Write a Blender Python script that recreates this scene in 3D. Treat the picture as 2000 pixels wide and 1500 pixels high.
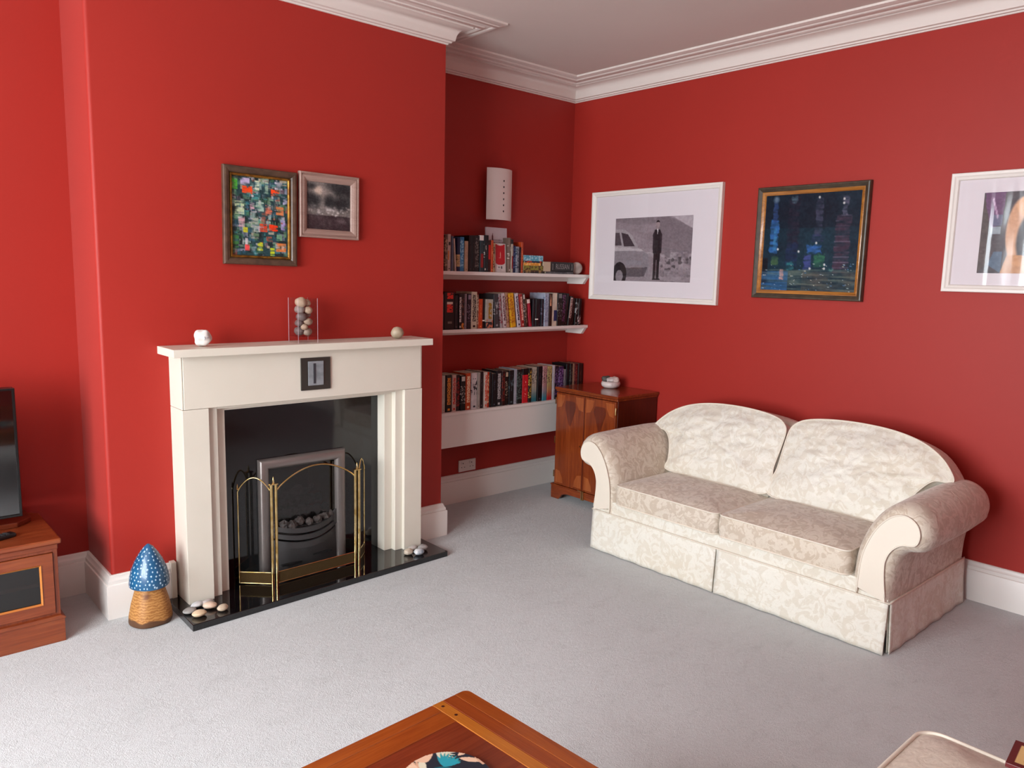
import bpy, bmesh, math, random
import numpy as np
from mathutils import Vector, Matrix, noise
R = math.radians
random.seed(7)
for o in list(bpy.data.objects):
    bpy.data.objects.remove(o, do_unlink=True)
scene = bpy.context.scene
COL = scene.collection

# ------------------------------------------------------------------ camera
cam_data = bpy.data.cameras.new('camera')
cam = bpy.data.objects.new('camera', cam_data)
COL.objects.link(cam)
cam_data.sensor_width = 36.0
cam_data.lens = 36.0 * 1508.361 / 2000.0
cam_data.clip_start = 0.05
_yaw, _pitch, _roll = 0.729937, -0.139767, 0.0240118
_F = Vector((math.sin(_yaw) * math.cos(_pitch), math.cos(_yaw) * math.cos(_pitch), math.sin(_pitch)))
_Rt = Vector((math.cos(_yaw), -math.sin(_yaw), 0.0))
_U = _Rt.cross(_F)
_R2 = _Rt * math.cos(_roll) + _U * math.sin(_roll)
_U2 = -_Rt * math.sin(_roll) + _U * math.cos(_roll)
_m = Matrix((( _R2.x, _U2.x, -_F.x, -4.095018), (_R2.y, _U2.y, -_F.y, -3.976388), (_R2.z, _U2.z, -_F.z, 1.510140), (0, 0, 0, 1)))
cam.matrix_world = _m
scene.camera = cam

# ------------------------------------------------------------------ world, light, exposure
scene.view_settings.view_transform = 'Standard'
scene.view_settings.look = 'None'
scene.view_settings.gamma = 1.0
scene.view_settings.use_curve_mapping = False
scene.view_settings.exposure = 0.0
world = bpy.data.worlds.new('sky')
scene.world = world
world.use_nodes = True
wn = world.node_tree.nodes
wn['Background'].inputs[0].default_value = (0.72, 0.86, 1.0, 1)
wn['Background'].inputs[1].default_value = 1.5
XL, YF, H = -6.0, -5.9, 2.835          # left wall, front wall, ceiling
WY0, WY1, WZ0, WZ1 = -3.8, -1.2, 0.45, 2.45   # window opening in the left wall

def area(name, loc, rot, sx, sy, power, colr):
    l = bpy.data.lights.new(name, 'AREA')
    l.shape = 'RECTANGLE'; l.size = sx; l.size_y = sy; l.energy = power; l.color = colr
    o = bpy.data.objects.new(name, l); COL.objects.link(o)
    o.location = loc; o.rotation_euler = rot
    return o
# daylight coming in through the big window of the left wall
area('window_daylight', (XL - 0.45, (WY0 + WY1) / 2, 1.75), (R(90), 0, R(-90)), 2.9, 2.4, 565.0, (0.90, 0.96, 1.0))

# ------------------------------------------------------------------ colour and material helpers
def lin(h):
    if isinstance(h, str):
        v = [int(h[i:i + 2], 16) / 255 for i in (0, 2, 4)]
    else:
        v = list(h)
    return [(c / 12.92 if c <= 0.04045 else ((c + 0.055) / 1.055) ** 2.4) for c in v]

class NT:
    def __init__(s, name):
        s.m = bpy.data.materials.new(name); s.m.use_nodes = True
        s.t = s.m.node_tree; s.b = s.t.nodes['Principled BSDF']
        s.tc = s.t.nodes.new('ShaderNodeTexCoord')
    def n(s, typ, **kw):
        nd = s.t.nodes.new(typ)
        for k, v in kw.items():
            if hasattr(nd, k): setattr(nd, k, v)
            else: nd.inputs[k.replace('_', ' ')].default_value = v
        return nd
    def l(s, a, b): s.t.links.new(a, b)
    def mapping(s, scale=(1, 1, 1), out='Object', rot=(0, 0, 0)):
        mp = s.n('ShaderNodeMapping'); mp.inputs['Scale'].default_value = scale; mp.inputs['Rotation'].default_value = rot
        s.l(s.tc.outputs[out], mp.inputs['Vector']); return mp.outputs[0]
    def noise(s, scale, detail=4, vec=None, dist=0.0, rough=0.5):
        nd = s.n('ShaderNodeTexNoise'); nd.inputs['Scale'].default_value = scale; nd.inputs['Detail'].default_value = detail
        nd.inputs['Distortion'].default_value = dist; nd.inputs['Roughness'].default_value = rough
        s.l(vec if vec is not None else s.tc.outputs['Object'], nd.inputs['Vector']); return nd.outputs[0]
    def ramp(s, fac, stops, interp='LINEAR'):
        r = s.n('ShaderNodeValToRGB'); r.color_ramp.interpolation = interp
        e = r.color_ramp.elements
        while len(e) < len(stops): e.new(0.5)
        for i, (p, c) in enumerate(stops):
            e[i].position = p
            c = lin(c) if not isinstance(c, (int, float)) else [c] * 3
            e[i].color = (*c, 1)
        s.l(fac, r.inputs[0]); return r.outputs[0]
    def mix(s, fac, a, b, mode='MIX'):
        nd = s.n('ShaderNodeMix'); nd.data_type = 'RGBA'; nd.blend_type = mode
        for sock, v in ((nd.inputs[0], fac), (nd.inputs[6], a), (nd.inputs[7], b)):
            if isinstance(v, bpy.types.NodeSocket): s.l(v, sock)
            elif sock == nd.inputs[0]: sock.default_value = v
            else: sock.default_value = (*lin(v), 1)
        return nd.outputs[2]
    def math(s, op, a, b=0.0):
        nd = s.n('ShaderNodeMath', operation=op)
        for i, v in enumerate((a, b)):
            if isinstance(v, bpy.types.NodeSocket): s.l(v, nd.inputs[i])
            else: nd.inputs[i].default_value = v
        return nd.outputs[0]
    def bump(s, h, strength=0.3, dist=0.002, prev=None):
        b = s.n('ShaderNodeBump'); b.inputs['Strength'].default_value = strength; b.inputs['Distance'].default_value = dist
        s.l(h, b.inputs['Height'])
        if prev is not None: s.l(prev, b.inputs['Normal'])
        s.l(b.outputs[0], s.b.inputs['Normal']); return b.outputs[0]
    def base(s, c):
        if isinstance(c, bpy.types.NodeSocket): s.l(c, s.b.inputs['Base Color'])
        else: s.b.inputs['Base Color'].default_value = (*lin(c), 1)
    def set(s, rough=0.5, metal=0.0, spec=0.5, coat=0.0, sheen=0.0):
        s.b.inputs['Roughness'].default_value = rough; s.b.inputs['Metallic'].default_value = metal
        s.b.inputs['Specular IOR Level'].default_value = spec; s.b.inputs['Coat Weight'].default_value = coat
        s.b.inputs['Sheen Weight'].default_value = sheen

def plain(name, c, rough=0.5, metal=0.0, spec=0.5, coat=0.0, var=None, vs=20, bump=0.0, bs=60, bd=0.002, sheen=0.0):
    m = NT(name)
    if var: m.base(m.ramp(m.noise(vs, 5), [(0.35, c), (0.65, var)]))
    else: m.base(c)
    m.set(rough, metal, spec, coat, sheen)
    if bump: m.bump(m.noise(bs, 5), bump, bd)
    return m.m

def wood(name, c1, c2, c3, axis='X', rough=0.28, coat=0.3, scale=1.0):
    m = NT(name)
    sc = {'X': (1.6, 16, 16), 'Y': (16, 1.6, 16), 'Z': (16, 16, 1.6)}[axis]
    v = m.mapping(tuple(k * scale for k in sc))
    a = m.noise(1.6, 6, v, 1.2, 0.6)
    col = m.ramp(a, [(0.28, c1), (0.5, c2), (0.72, c3)])
    sc2 = {'X': (3, 120, 120), 'Y': (120, 3, 120), 'Z': (120, 120, 3)}[axis]
    v2 = m.mapping(tuple(k * scale for k in sc2))
    f = m.noise(2.0, 3, v2)
    col = m.mix(0.35, col, m.ramp(f, [(0.3, c1), (0.7, c3)]), 'MIX')
    m.base(col); m.set(rough, 0, 0.5, coat)
    m.bump(f, 0.08, 0.001)
    return m.m

def glassy(name, tint=(1, 1, 1), gloss=0.06, rough=0.0, wave=False):
    m = NT(name); t = m.t
    tr = m.n('ShaderNodeBsdfTransparent'); tr.inputs[0].default_value = (*tint, 1)
    gl = m.n('ShaderNodeBsdfGlossy'); gl.inputs['Roughness'].default_value = 0.12 if wave else rough
    fr = m.n('ShaderNodeFresnel'); fr.inputs[0].default_value = 1.5
    mx = m.n('ShaderNodeMixShader'); ge = m.n('ShaderNodeNewGeometry')
    f = m.math('MULTIPLY', m.math('ADD', fr.outputs[0], gloss), m.math('SUBTRACT', 1.0, ge.outputs['Backfacing']))
    m.l(f, mx.inputs[0]); m.l(tr.outputs[0], mx.inputs[1]); m.l(gl.outputs[0], mx.inputs[2])
    if wave:
        bp = m.n('ShaderNodeBump'); bp.inputs['Strength'].default_value = 0.45; bp.inputs['Distance'].default_value = 0.009
        m.l(m.noise(1.0, 0, m.mapping((14, 1, 1.6)), 0.8), bp.inputs['Height']); m.l(bp.outputs[0], gl.inputs['Normal'])
    m.l(mx.outputs[0], t.nodes['Material Output'].inputs[0])
    return m.m

# ------------------------------------------------------------------ mesh helpers
class MB:
    def __init__(s): s.v = []; s.f = []
    def add(s, vs, fs):
        k = len(s.v); s.v += [tuple(p) for p in vs]; s.f += [tuple(i + k for i in f) for f in fs]; return s
    def box(s, x0, x1, y0, y1, z0, z1):
        x0, x1 = min(x0, x1), max(x0, x1); y0, y1 = min(y0, y1), max(y0, y1); z0, z1 = min(z0, z1), max(z0, z1)
        return s.add([(x0, y0, z0), (x1, y0, z0), (x1, y1, z0), (x0, y1, z0), (x0, y0, z1), (x1, y0, z1), (x1, y1, z1), (x0, y1, z1)],
                     [(0, 3, 2, 1), (4, 5, 6, 7), (0, 1, 5, 4), (1, 2, 6, 5), (2, 3, 7, 6), (3, 0, 4, 7)])
    def prism(s, poly, axis, a, b):
        """poly: list of 2D points in the two other axes (in xyz order), extruded from a to b"""
        def P(p, t):
            return {'x': (t, p[0], p[1]), 'y': (p[0], t, p[1]), 'z': (p[0], p[1], t)}[axis]
        n = len(poly)
        vs = [P(p, a) for p in poly] + [P(p, b) for p in poly]
        fs = [(i, (i + 1) % n, n + (i + 1) % n, n + i) for i in range(n)]
        fs += [tuple(range(n - 1, -1, -1)), tuple(range(n, 2 * n))]
        return s.add(vs, fs)
    def tube(s, pts, r, n=8, closed=False, cap=True):
        pts = [Vector(p) for p in pts]; N = len(pts); rs = r if isinstance(r, (list, tuple)) else [r] * N
        vs = []; up = None
        for i, p in enumerate(pts):
            a = pts[(i - 1) % N] if (closed or i > 0) else p
            b = pts[(i + 1) % N] if (closed or i < N - 1) else p
            d = (b - a).normalized()
            if up is None:
                up = Vector((0, 0, 1)) if abs(d.z) < 0.9 else Vector((1, 0, 0))
            sd = d.cross(up).normalized(); up = sd.cross(d).normalized()
            for k in range(n):
                t = 2 * math.pi * k / n
                vs.append(p + (sd * math.cos(t) + up * math.sin(t)) * rs[i])
        fs = []
        for i in range(N if closed else N - 1):
            j = (i + 1) % N
            for k in range(n):
                l = (k + 1) % n
                fs.append((i * n + k, i * n + l, j * n + l, j * n + k))
        if not closed and cap:
            fs += [tuple(range(n - 1, -1, -1)), tuple((N - 1) * n + k for k in range(n))]
        return s.add(vs, fs)
    def lathe(s, prof, c=(0, 0, 0), n=32, fn=None):
        """prof: (radius, z) from bottom to top"""
        vs = []
        for j, (r, z) in enumerate(prof):
            for k in range(n):
                t = 2 * math.pi * k / n; rr = r * (fn(t, z) if fn else 1)
                vs.append((c[0] + rr * math.cos(t), c[1] + rr * math.sin(t), c[2] + z))
        fs = [(j * n + k, j * n + (k + 1) % n, (j + 1) * n + (k + 1) % n, (j + 1) * n + k) for j in range(len(prof) - 1) for k in range(n)]
        fs += [tuple(range(n - 1, -1, -1)), tuple((len(prof) - 1) * n + k for k in range(n))]
        return s.add(vs, fs)
    def loft(s, secs, cap=True, closed=True):
        n = len(secs[0]); vs = [p for sec in secs for p in sec]; fs = []
        for j in range(len(secs) - 1):
            for k in range(n if closed else n - 1):
                l = (k + 1) % n
                fs.append((j * n + k, j * n + l, (j + 1) * n + l, (j + 1) * n + k))
        if cap: fs += [tuple(range(n - 1, -1, -1)), tuple((len(secs) - 1) * n + k for k in range(n))]
        return s.add(vs, fs)
    def blob(s, c, rx, ry, rz, seed=0, amp=0.12, rot=0.0, nu=20, nv=12, sc=1.4):
        vs = []; cr, sr = math.cos(rot), math.sin(rot)
        for j in range(nv + 1):
            ph = math.pi * j / nv
            for k in range(nu):
                t = 2 * math.pi * k / nu
                d = Vector((math.sin(ph) * math.cos(t), math.sin(ph) * math.sin(t), -math.cos(ph)))
                q = 1 + amp * noise.noise(d * sc + Vector((seed * 7.3, seed * 3.1, seed)))
                x, y, z = d.x * rx * q, d.y * ry * q, d.z * rz * q
                vs.append((c[0] + x * cr - y * sr, c[1] + x * sr + y * cr, c[2] + z))
        fs = [(j * nu + k, j * nu + (k + 1) % nu, (j + 1) * nu + (k + 1) % nu, (j + 1) * nu + k) for j in range(nv) for k in range(nu)]
        return s.add(vs, fs)
    def xf(s, fn, start=0):
        s.v[start:] = [tuple(fn(p)) for p in s.v[start:]]; return s

def obj(name, mb, m, parent=None, world=False, smooth=None, bevel=0.0, seg=2, sub=0):
    vs = mb.v
    if world and parent is not None:
        L = Vector((0, 0, 0)); q = parent
        while q is not None: L = L + q.location; q = q.parent
        vs = [(p[0] - L.x, p[1] - L.y, p[2] - L.z) for p in vs]
    me = bpy.data.meshes.new(name); me.from_pydata(vs, [], mb.f)
    bm = bmesh.new(); bm.from_mesh(me)
    bmesh.ops.remove_doubles(bm, verts=bm.verts, dist=1e-6)
    bmesh.ops.recalc_face_normals(bm, faces=bm.faces)
    bm.to_mesh(me); bm.free()
    me.materials.append(m)
    o = bpy.data.objects.new(name, me); COL.objects.link(o)
    if parent is not None: o.parent = parent
    if bevel:
        b = o.modifiers.new('bevel', 'BEVEL'); b.width = bevel; b.segments = seg; b.limit_method = 'ANGLE'; b.angle_limit = R(40)
        b.harden_normals = False
    if sub:
        sm = o.modifiers.new('sub', 'SUBSURF'); sm.levels = sub; sm.render_levels = sub
    if smooth is not None:
        for p in me.polygons: p.use_smooth = True
        if smooth < 180: me.set_sharp_from_angle(angle=R(smooth))
    return o

def thing(name, label, cat, loc=(0, 0, 0), rotz=0.0, group=None):
    o = bpy.data.objects.new(name, None); COL.objects.link(o)
    o.empty_display_size = 0.1
    o.location = loc; o.rotation_euler = (0, 0, rotz); o['label'] = label; o['category'] = cat
    if group: o['group'] = group
    return o
def tag(o, label, cat, group=None):
    o['label'] = label; o['category'] = cat
    if group: o['group'] = group
    return o
def struct(o): o['kind'] = 'structure'; return o

def pillow(outline, t, crown, f, rings=16, crown_back=0.0, wr=0.0, ws=9.0, seed=0, pw=3.0, centre=None, edge=4):
    """outline: 2D loop. f(u, v, w) maps to space; w=0 back face, w=t front edge, crowned outwards."""
    n = len(outline)
    cu = sum(p[0] for p in outline) / n if centre is None else centre[0]
    cv = sum(p[1] for p in outline) / n if centre is None else centre[1]
    mb = MB(); secs = []
    def ring(s, w):
        out = []
        for (u, v) in outline:
            uu = cu + (u - cu) * s; vv = cv + (v - cv) * s; ww = w
            if wr and s < 0.999:
                q = Vector((uu * ws + seed, vv * ws * 1.6, seed * 2.0))
                fade = min(1.0, (1 - s) * 8)
                ww += wr * fade * (noise.noise(q) + 0.6 * noise.noise(q * 2.3 + Vector((3, 1, 0))) + 0.35 * noise.noise(q * 4.7))
            out.append(f(uu, vv, ww))
        return out
    for i in range(rings):
        s = 0.02 + (1 - 0.02) * i / (rings - 1)
        secs.append(ring(s, -crown_back * (1 - s ** pw)))
    for i in range(1, edge):
        w = t * i / edge
        b = 1 + 0.018 * math.sin(math.pi * i / edge)
        secs.append([f(cu + (u - cu) * b, cv + (v - cv) * b, w) for (u, v) in outline])
    for i in range(rings):
        s = 1 - (1 - 0.02) * i / (rings - 1)
        secs.append(ring(s, t + crown * (1 - s ** pw)))
    mb.loft(secs)
    return mb

def densify(pts, step=0.02, closed=True):
    out = []; n = len(pts)
    for i in range(n if closed else n - 1):
        a = Vector(pts[i]); b = Vector(pts[(i + 1) % n]); k = max(1, int((b - a).length / step))
        for j in range(k): out.append(tuple(a.lerp(b, j / k)))
    if not closed: out.append(tuple(pts[-1]))
    return out
def catmull(pts, k=6, closed=False):
    out = []; n = len(pts)
    for i in range(n if closed else n - 1):
        P = [Vector(pts[(i + j - 1) % n] if closed else pts[min(max(i + j - 1, 0), n - 1)]) for j in range(4)]
        for j in range(k):
            t = j / k
            out.append(tuple(0.5 * ((2 * P[1]) + (-P[0] + P[2]) * t + (2 * P[0] - 5 * P[1] + 4 * P[2] - P[3]) * t * t + (-P[0] + 3 * P[1] - 3 * P[2] + P[3]) * t ** 3)))
    if not closed: out.append(tuple(pts[-1]))
    return out

def mitre_sweep(path, prof, closed=False):
    """sweep a wall moulding profile (out, z) along the plan path; the room lies right of the travel direction"""
    n = len(path); mb = MB(); secs = []
    for i in range(n):
        ns = []
        if closed or i > 0:
            a = path[(i - 1) % n]; d = Vector((path[i][0] - a[0], path[i][1] - a[1])).normalized(); ns.append(Vector((d.y, -d.x)))
        if closed or i < n - 1:
            b = path[(i + 1) % n]; d = Vector((b[0] - path[i][0], b[1] - path[i][1])).normalized(); ns.append(Vector((d.y, -d.x)))
        m = ns[0] if len(ns) == 1 else (ns[0] + ns[1]) / (1 + ns[0].dot(ns[1]))
        secs.append([(path[i][0] + m.x * o, path[i][1] + m.y * o, z) for o, z in prof])
    if closed: secs.append(secs[0])
    mb.loft(secs, cap=not closed)
    return mb

# ------------------------------------------------------------------ small raster painter for pictures
class Paint:
    def __init__(s, w, h, c='808080'):
        s.w, s.h = w, h; s.a = np.ones((h, w, 3)) * np.array([int(c[i:i + 2], 16) / 255 for i in (0, 2, 4)])
        s.X, s.Y = np.meshgrid((np.arange(w) + .5) / w, (np.arange(h) + .5) / h)   # 0..1, y down
        s.rng = np.random.RandomState(3)
    def c(s, c): return np.array([int(c[i:i + 2], 16) / 255 for i in (0, 2, 4)])
    def put(s, mask, c, al=1.0):
        m = (np.clip(mask, 0, 1) * al)[..., None]; s.a = s.a * (1 - m) + s.c(c) * m
    def rect(s, x0, y0, x1, y1, c, al=1.0): s.put(((s.X >= x0) & (s.X < x1) & (s.Y >= y0) & (s.Y < y1)).astype(float), c, al)
    def ell(s, x, y, rx, ry, c, al=1.0, soft=0.0):
        d = np.sqrt(((s.X - x) / rx) ** 2 + ((s.Y - y) / ry) ** 2)
        s.put((d < 1).astype(float) if soft == 0 else (1 - (d - (1 - soft)) / (2 * soft)), c, al)
    def poly(s, pts, c, al=1.0):
        ins = np.zeros(s.X.shape, bool); n = len(pts)
        for i in range(n):
            x0, y0 = pts[i]; x1, y1 = pts[(i + 1) % n]
            if y0 == y1: continue
            cr = ((s.Y > min(y0, y1)) & (s.Y <= max(y0, y1))) & (s.X < (s.Y - y0) * (x1 - x0) / (y1 - y0) + x0)
            ins ^= cr
        s.put(ins.astype(float), c, al)
    def fbm(s, sx, sy, seed=0, octs=4):
        rng = np.random.RandomState(seed); out = np.zeros(s.X.shape); amp = 1.0; tot = 0
        for o in range(octs):
            gx, gy = int(sx * 2 ** o) + 2, int(sy * 2 ** o) + 2; g = rng.rand(gy + 1, gx + 1)
            fx = s.X * (gx - 1); fy = s.Y * (gy - 1); ix = fx.astype(int); iy = fy.astype(int); tx = fx - ix; ty = fy - iy
            tx = tx * tx * (3 - 2 * tx); ty = ty * ty * (3 - 2 * ty)
            v = (g[iy, ix] * (1 - tx) + g[iy, ix + 1] * tx) * (1 - ty) + (g[iy + 1, ix] * (1 - tx) + g[iy + 1, ix + 1] * tx) * ty
            out += v * amp; tot += amp; amp *= 0.5
        return out / tot
    def grain(s, k, sx=40, sy=40, seed=1): s.a = np.clip(s.a + ((s.fbm(sx, sy, seed, 2) - .5) * 2 * k)[..., None], 0, 1)
    def strokes(s, x, y, w, h, c, al=0.8, seed=0, horiz=True):
        m = ((s.X > x - w / 2) & (s.X < x + w / 2) & (s.Y > y - h / 2) & (s.Y < y + h / 2)).astype(float)
        f = s.fbm(6 if horiz else 40, 40 if horiz else 6, seed, 2)
        s.put(m * np.clip((f - 0.25) * 3, 0, 1), c, al)

def painted_mat(name, rough=0.5, spec=0.4, bump=0.0):
    m = NT(name); a = m.n('ShaderNodeAttribute'); a.attribute_name = 'paint'
    m.l(a.outputs['Color'], m.b.inputs['Base Color']); m.set(rough, 0, spec)
    if bump: m.bump(m.noise(90, 4), bump, 0.002)
    return m.m
def painted(name, P, m, parent, u0, u1, z0, z1, y, flat=False, mask=None):
    """a printed or painted surface; local x runs right, z up, facing -y (flat=True: lies face up in x, y)"""
    w, h = P.w, P.h
    ids = -np.ones((h + 1, w + 1), int); vs = []; fs = []; src = []
    for j in range(h):
        for i in range(w):
            if mask is not None and not mask[j, i]: continue
            q = []
            for (a, b) in ((j, i), (j, i + 1), (j + 1, i + 1), (j + 1, i)):
                if ids[a, b] < 0:
                    ids[a, b] = len(vs)
                    U = u0 + (u1 - u0) * b / w; V = z1 + (z0 - z1) * a / h
                    vs.append((U, V, y) if flat else (U, y, V)); src.append((min(a, h - 1), min(b, w - 1)))
                q.append(int(ids[a, b]))
            fs.append((q[0], q[3], q[2], q[1]))
    me = bpy.data.meshes.new(name); me.from_pydata(vs, [], fs)
    a = me.color_attributes.new('paint', 'FLOAT_COLOR', 'POINT')
    A = P.a[[s_[0] for s_ in src], [s_[1] for s_ in src]]
    A = np.where(A <= .04045, A / 12.92, ((A + .055) / 1.055) ** 2.4)
    a.data.foreach_set('color', np.concatenate([A, np.ones((len(A), 1))], 1).astype(np.float32).ravel())
    me.materials.append(m)
    o = bpy.data.objects.new(name, me); COL.objects.link(o); o.parent = parent
    return o

# ================================================================== materials of the room
def wall_paint():
    m = NT('red wall paint')
    n1 = m.noise(0.9, 4)
    m.base(m.ramp(n1, [(0.3, '9C2116'), (0.7, 'A22318')]))
    m.set(0.55, 0, 0.36, 0, 0.10)
    m.bump(m.noise(160, 3), 0.10, 0.001)
    return m.m
M_RED = wall_paint()
M_WHITE = plain('white gloss paint', 'E6E0DA', 0.38, spec=0.5, bump=0.05, bs=30)
M_CORN = plain('cornice paint', 'DCD0C8', 0.6, bump=0.04, bs=40)
M_CEIL = plain('ceiling paint', 'D6CAC2', 0.8, var='D2C6BE', vs=1.2)
def carpet():
    m = NT('pale carpet')
    big = m.noise(1.3, 5, None, 0.6)
    mid = m.noise(9, 6, m.mapping((1, 1.8, 1), rot=(0, 0, 0.5)), 0.8, 0.65)
    fine = m.noise(240, 3, None, 0, 0.7)
    c = m.ramp(mid, [(0.25, 'ACAEAE'), (0.45, 'C2C5C5'), (0.75, 'CACDCE')])
    c = m.mix(0.4, c, m.ramp(big, [(0.35, 'B4B6B6'), (0.6, 'CACDCE')]))
    c = m.mix(0.22, c, m.ramp(fine, [(0.35, '969392'), (0.65, 'E0E0E0')]))
    m.base(c); m.set(0.95, 0, 0.15, 0, 0.3)
    b = m.bump(m.noise(46, 4, None, 0.4, 0.7), 0.4, 0.009)
    m.bump(fine, 0.7, 0.005, b)
    return m.m
M_CARPET = carpet()

def damask(name, c1, c2, sc=13.0, rough=0.5):
    m = NT(name)
    v = m.mapping((1, 1, 1))
    a = m.noise(sc, 3, v, 1.6, 0.55)
    fl = m.ramp(a, [(0.485, 0.0), (0.53, 1.0)])
    b = m.noise(sc * 2.6, 2, v, 2.0)
    fl2 = m.ramp(b, [(0.56, 0.0), (0.6, 0.7)])
    f = m.mix(0.5, fl, fl2, 'LIGHTEN')
    col = m.mix(f, c1, c2)
    col = m.mix(0.25, col, m.ramp(m.noise(2.2, 4), [(0.3, c1), (0.75, 'D2BE9E')]))
    m.base(col)
    rr = m.ramp(f, [(0.0, rough), (1.0, rough + 0.2)])
    m.l(rr, m.b.inputs['Roughness'])
    m.b.inputs['Specular IOR Level'].default_value = 0.4
    m.b.inputs['Sheen Weight'].default_value = 0.25
    bb = m.bump(m.noise(20, 3, v, 1.0), 0.35, 0.012)
    m.bump(m.noise(420, 2, v), 0.2, 0.001, bb)
    return m.m
M_FAB = damask('cream damask', 'E2DED3', 'D5CDBE', 17)
M_FAB2 = damask('cream damask shaded', 'D0C4B5', 'B9A897', 20)  # same damask darkened, painting shade into the seat cushions and arms
M_FABP = plain('cream piping fabric', 'DDD2C2', 0.6, bump=0.1, bs=300, bd=0.001)
M_YEW = wood('yew veneer', '571E0A', '7A3012', '96481C', 'Z', 0.25, 0.35)
M_YEWH = wood('yew veneer across', '571E0A', '7A3012', '96481C', 'Y', 0.22, 0.4)
M_YEWL = wood('light yew inlay', '7A3414', '9A4A20', 'AE6230', 'Z', 0.3, 0.3)
M_YEWD = wood('dark yew inlay', '42150A', '5A200E', '742E14', 'Z', 0.3, 0.3)
M_TVW = wood('cherry veneer', '642610', '7E3618', '944A24', 'X', 0.32, 0.3)
M_TVWD = wood('cherry veneer upright', '642610', '783216', '8C4420', 'Z', 0.32, 0.3)
M_BRASS = plain('polished brass', 'DCC592', 0.18, 1.0, var='C0A060', vs=30)
M_BRASSD = plain('pierced brass', '4C3818', 0.5, 0.6, bump=1.0, bs=500, bd=0.004)
M_BLACKG = plain('black granite', '08080A', 0.06, 0, 0.6, 0.3, var='0E0E11', vs=120)
M_DARK = plain('matt black', '0C0B0B', 0.7, bump=0.3, bs=50)
M_PEWTER = plain('brushed pewter', '857C78', 0.34, 0.55, bump=0.05, bs=200)
M_IRON = plain('cast iron grey', '4A4848', 0.42, 0.3, bump=0.2, bs=80)
M_COAL = plain('coal', '36302E', 0.7, var='524844', vs=40, bump=0.8, bs=60, bd=0.006)
M_SURR = plain('cream fireplace paint', 'DAD2C4', 0.42, var='D6CEBF', vs=3)

# ================================================================== the room
CX0, CX1, CY = -3.2475, -1.4918, -0.4706      # chimney breast
AY = -0.0927                                   # left alcove wall plane
def wall(name, mb): return struct(obj(name, mb, M_RED))
struct(obj('floor', MB().box(XL - 0.2, 0.2, YF - 0.2, 0.2, -0.1, 0), M_CARPET))
struct(obj('ceiling', MB().box(XL - 0.2, 0.2, YF - 0.2, 0.2, H, H + 0.1), M_CEIL))
wall('wall_right', MB().box(0, 0.2, YF, 0.2, 0, H))
wall('wall_back_alcove', MB().box(CX1, 0, 0, 0.2, 0, H))
wall('wall_left_alcove', MB().box(XL, CX0, AY, 0.2, 0, H))
wall('wall_front', MB().box(XL, 0.2, YF - 0.2, YF, 0, H))
ch = MB()
HX0, HX1, HZ1 = -2.555, -2.185, 0.565          # fire opening
r = 0.016
arc = [(CX0 + r - r * math.cos(t), CY + r - r * math.sin(t)) for t in [math.pi / 2 * k / 6 for k in range(7)]]
ch.prism([(CX0, 0.1)] + arc + [(HX0, CY), (HX0, 0.1)], 'z', 0, H)
ch.box(HX0, HX1, CY, 0.1, HZ1, H)
ch.box(HX1, CX1, CY, 0.1, 0, H)
wc = struct(obj('wall_chimney_breast', ch, M_RED, smooth=30))
lw = MB()
lw.box(XL - 0.2, XL, YF, WY0, 0, H); lw.box(XL - 0.2, XL, WY1, 0.2, 0, H)
lw.box(XL - 0.2, XL, WY0, WY1, 0, WZ0); lw.box(XL - 0.2, XL, WY0, WY1, WZ1, H)
wall('wall_left', lw)

cornice = [(0, 2.835), (0, 2.724), (.008, 2.724), (.011, 2.730), (.022, 2.732), (.024, 2.739), (.036, 2.742), (.038, 2.752),
           (.042, 2.770), (.050, 2.786), (.064, 2.798), (.084, 2.804), (.104, 2.806), (.105, 2.813), (.120, 2.814), (.125, 2.808),
           (.134, 2.804), (.143, 2.807), (.148, 2.814), (.176, 2.816), (.181, 2.811), (.190, 2.809), (.199, 2.812), (.203, 2.818),
           (.214, 2.819), (.222, 2.823), (.234, 2.825), (.235, 2.835)]
room = [(XL, YF), (XL, AY), (CX0, AY), (CX0, CY), (CX1, CY), (CX1, 0), (0, 0), (0, YF)]
struct(obj('trim_1', mitre_sweep(room, cornice, closed=True), M_CORN, smooth=40))
skirt = [(0, 0), (0, .1902), (.007, .1902), (.011, .186), (.012, .178), (.015, .172), (.020, .167), (.0215, .158), (.021, .152), (.026, .150), (.028, .145), (.028, 0)]
struct(obj('baseboard_left', mitre_sweep([(XL, AY), (CX0, AY), (CX0, CY), (-3.012, CY)], skirt), M_WHITE, smooth=35))
struct(obj('baseboard_right', mitre_sweep([(-1.735, CY), (CX1, CY), (CX1, 0), (0, 0), (0, YF)], skirt), M_WHITE, smooth=35))

# window in the left wall
wf = MB()
wf.box(XL - .2, XL + .02, WY0 - .06, WY0 + .05, WZ0, WZ1); wf.box(XL - .2, XL + .02, WY1 - .05, WY1 + .06, WZ0, WZ1)
wf.box(XL - .2, XL + .02, WY0 - .06, WY1 + .06, WZ1 - .05, WZ1 + .08); wf.box(XL - .2, XL + .08, WY0 - .08, WY1 + .08, WZ0 - .04, WZ0 + .02)
for k in (1, 2):
    yy = WY0 + (WY1 - WY0) * k / 3; wf.box(XL - .14, XL - .04, yy - .04, yy + .04, WZ0, WZ1)
wf.box(XL - .13, XL - .05, WY0, WY1, 1.45, 1.51)
win = struct(obj('window_1', wf, M_WHITE, bevel=0.004))
pane = obj('pane', MB().box(XL - .095, XL - .09, WY0 + .04, WY1 - .04, WZ0 + .02, WZ1 - .05), glassy('window glass'), win)

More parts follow.
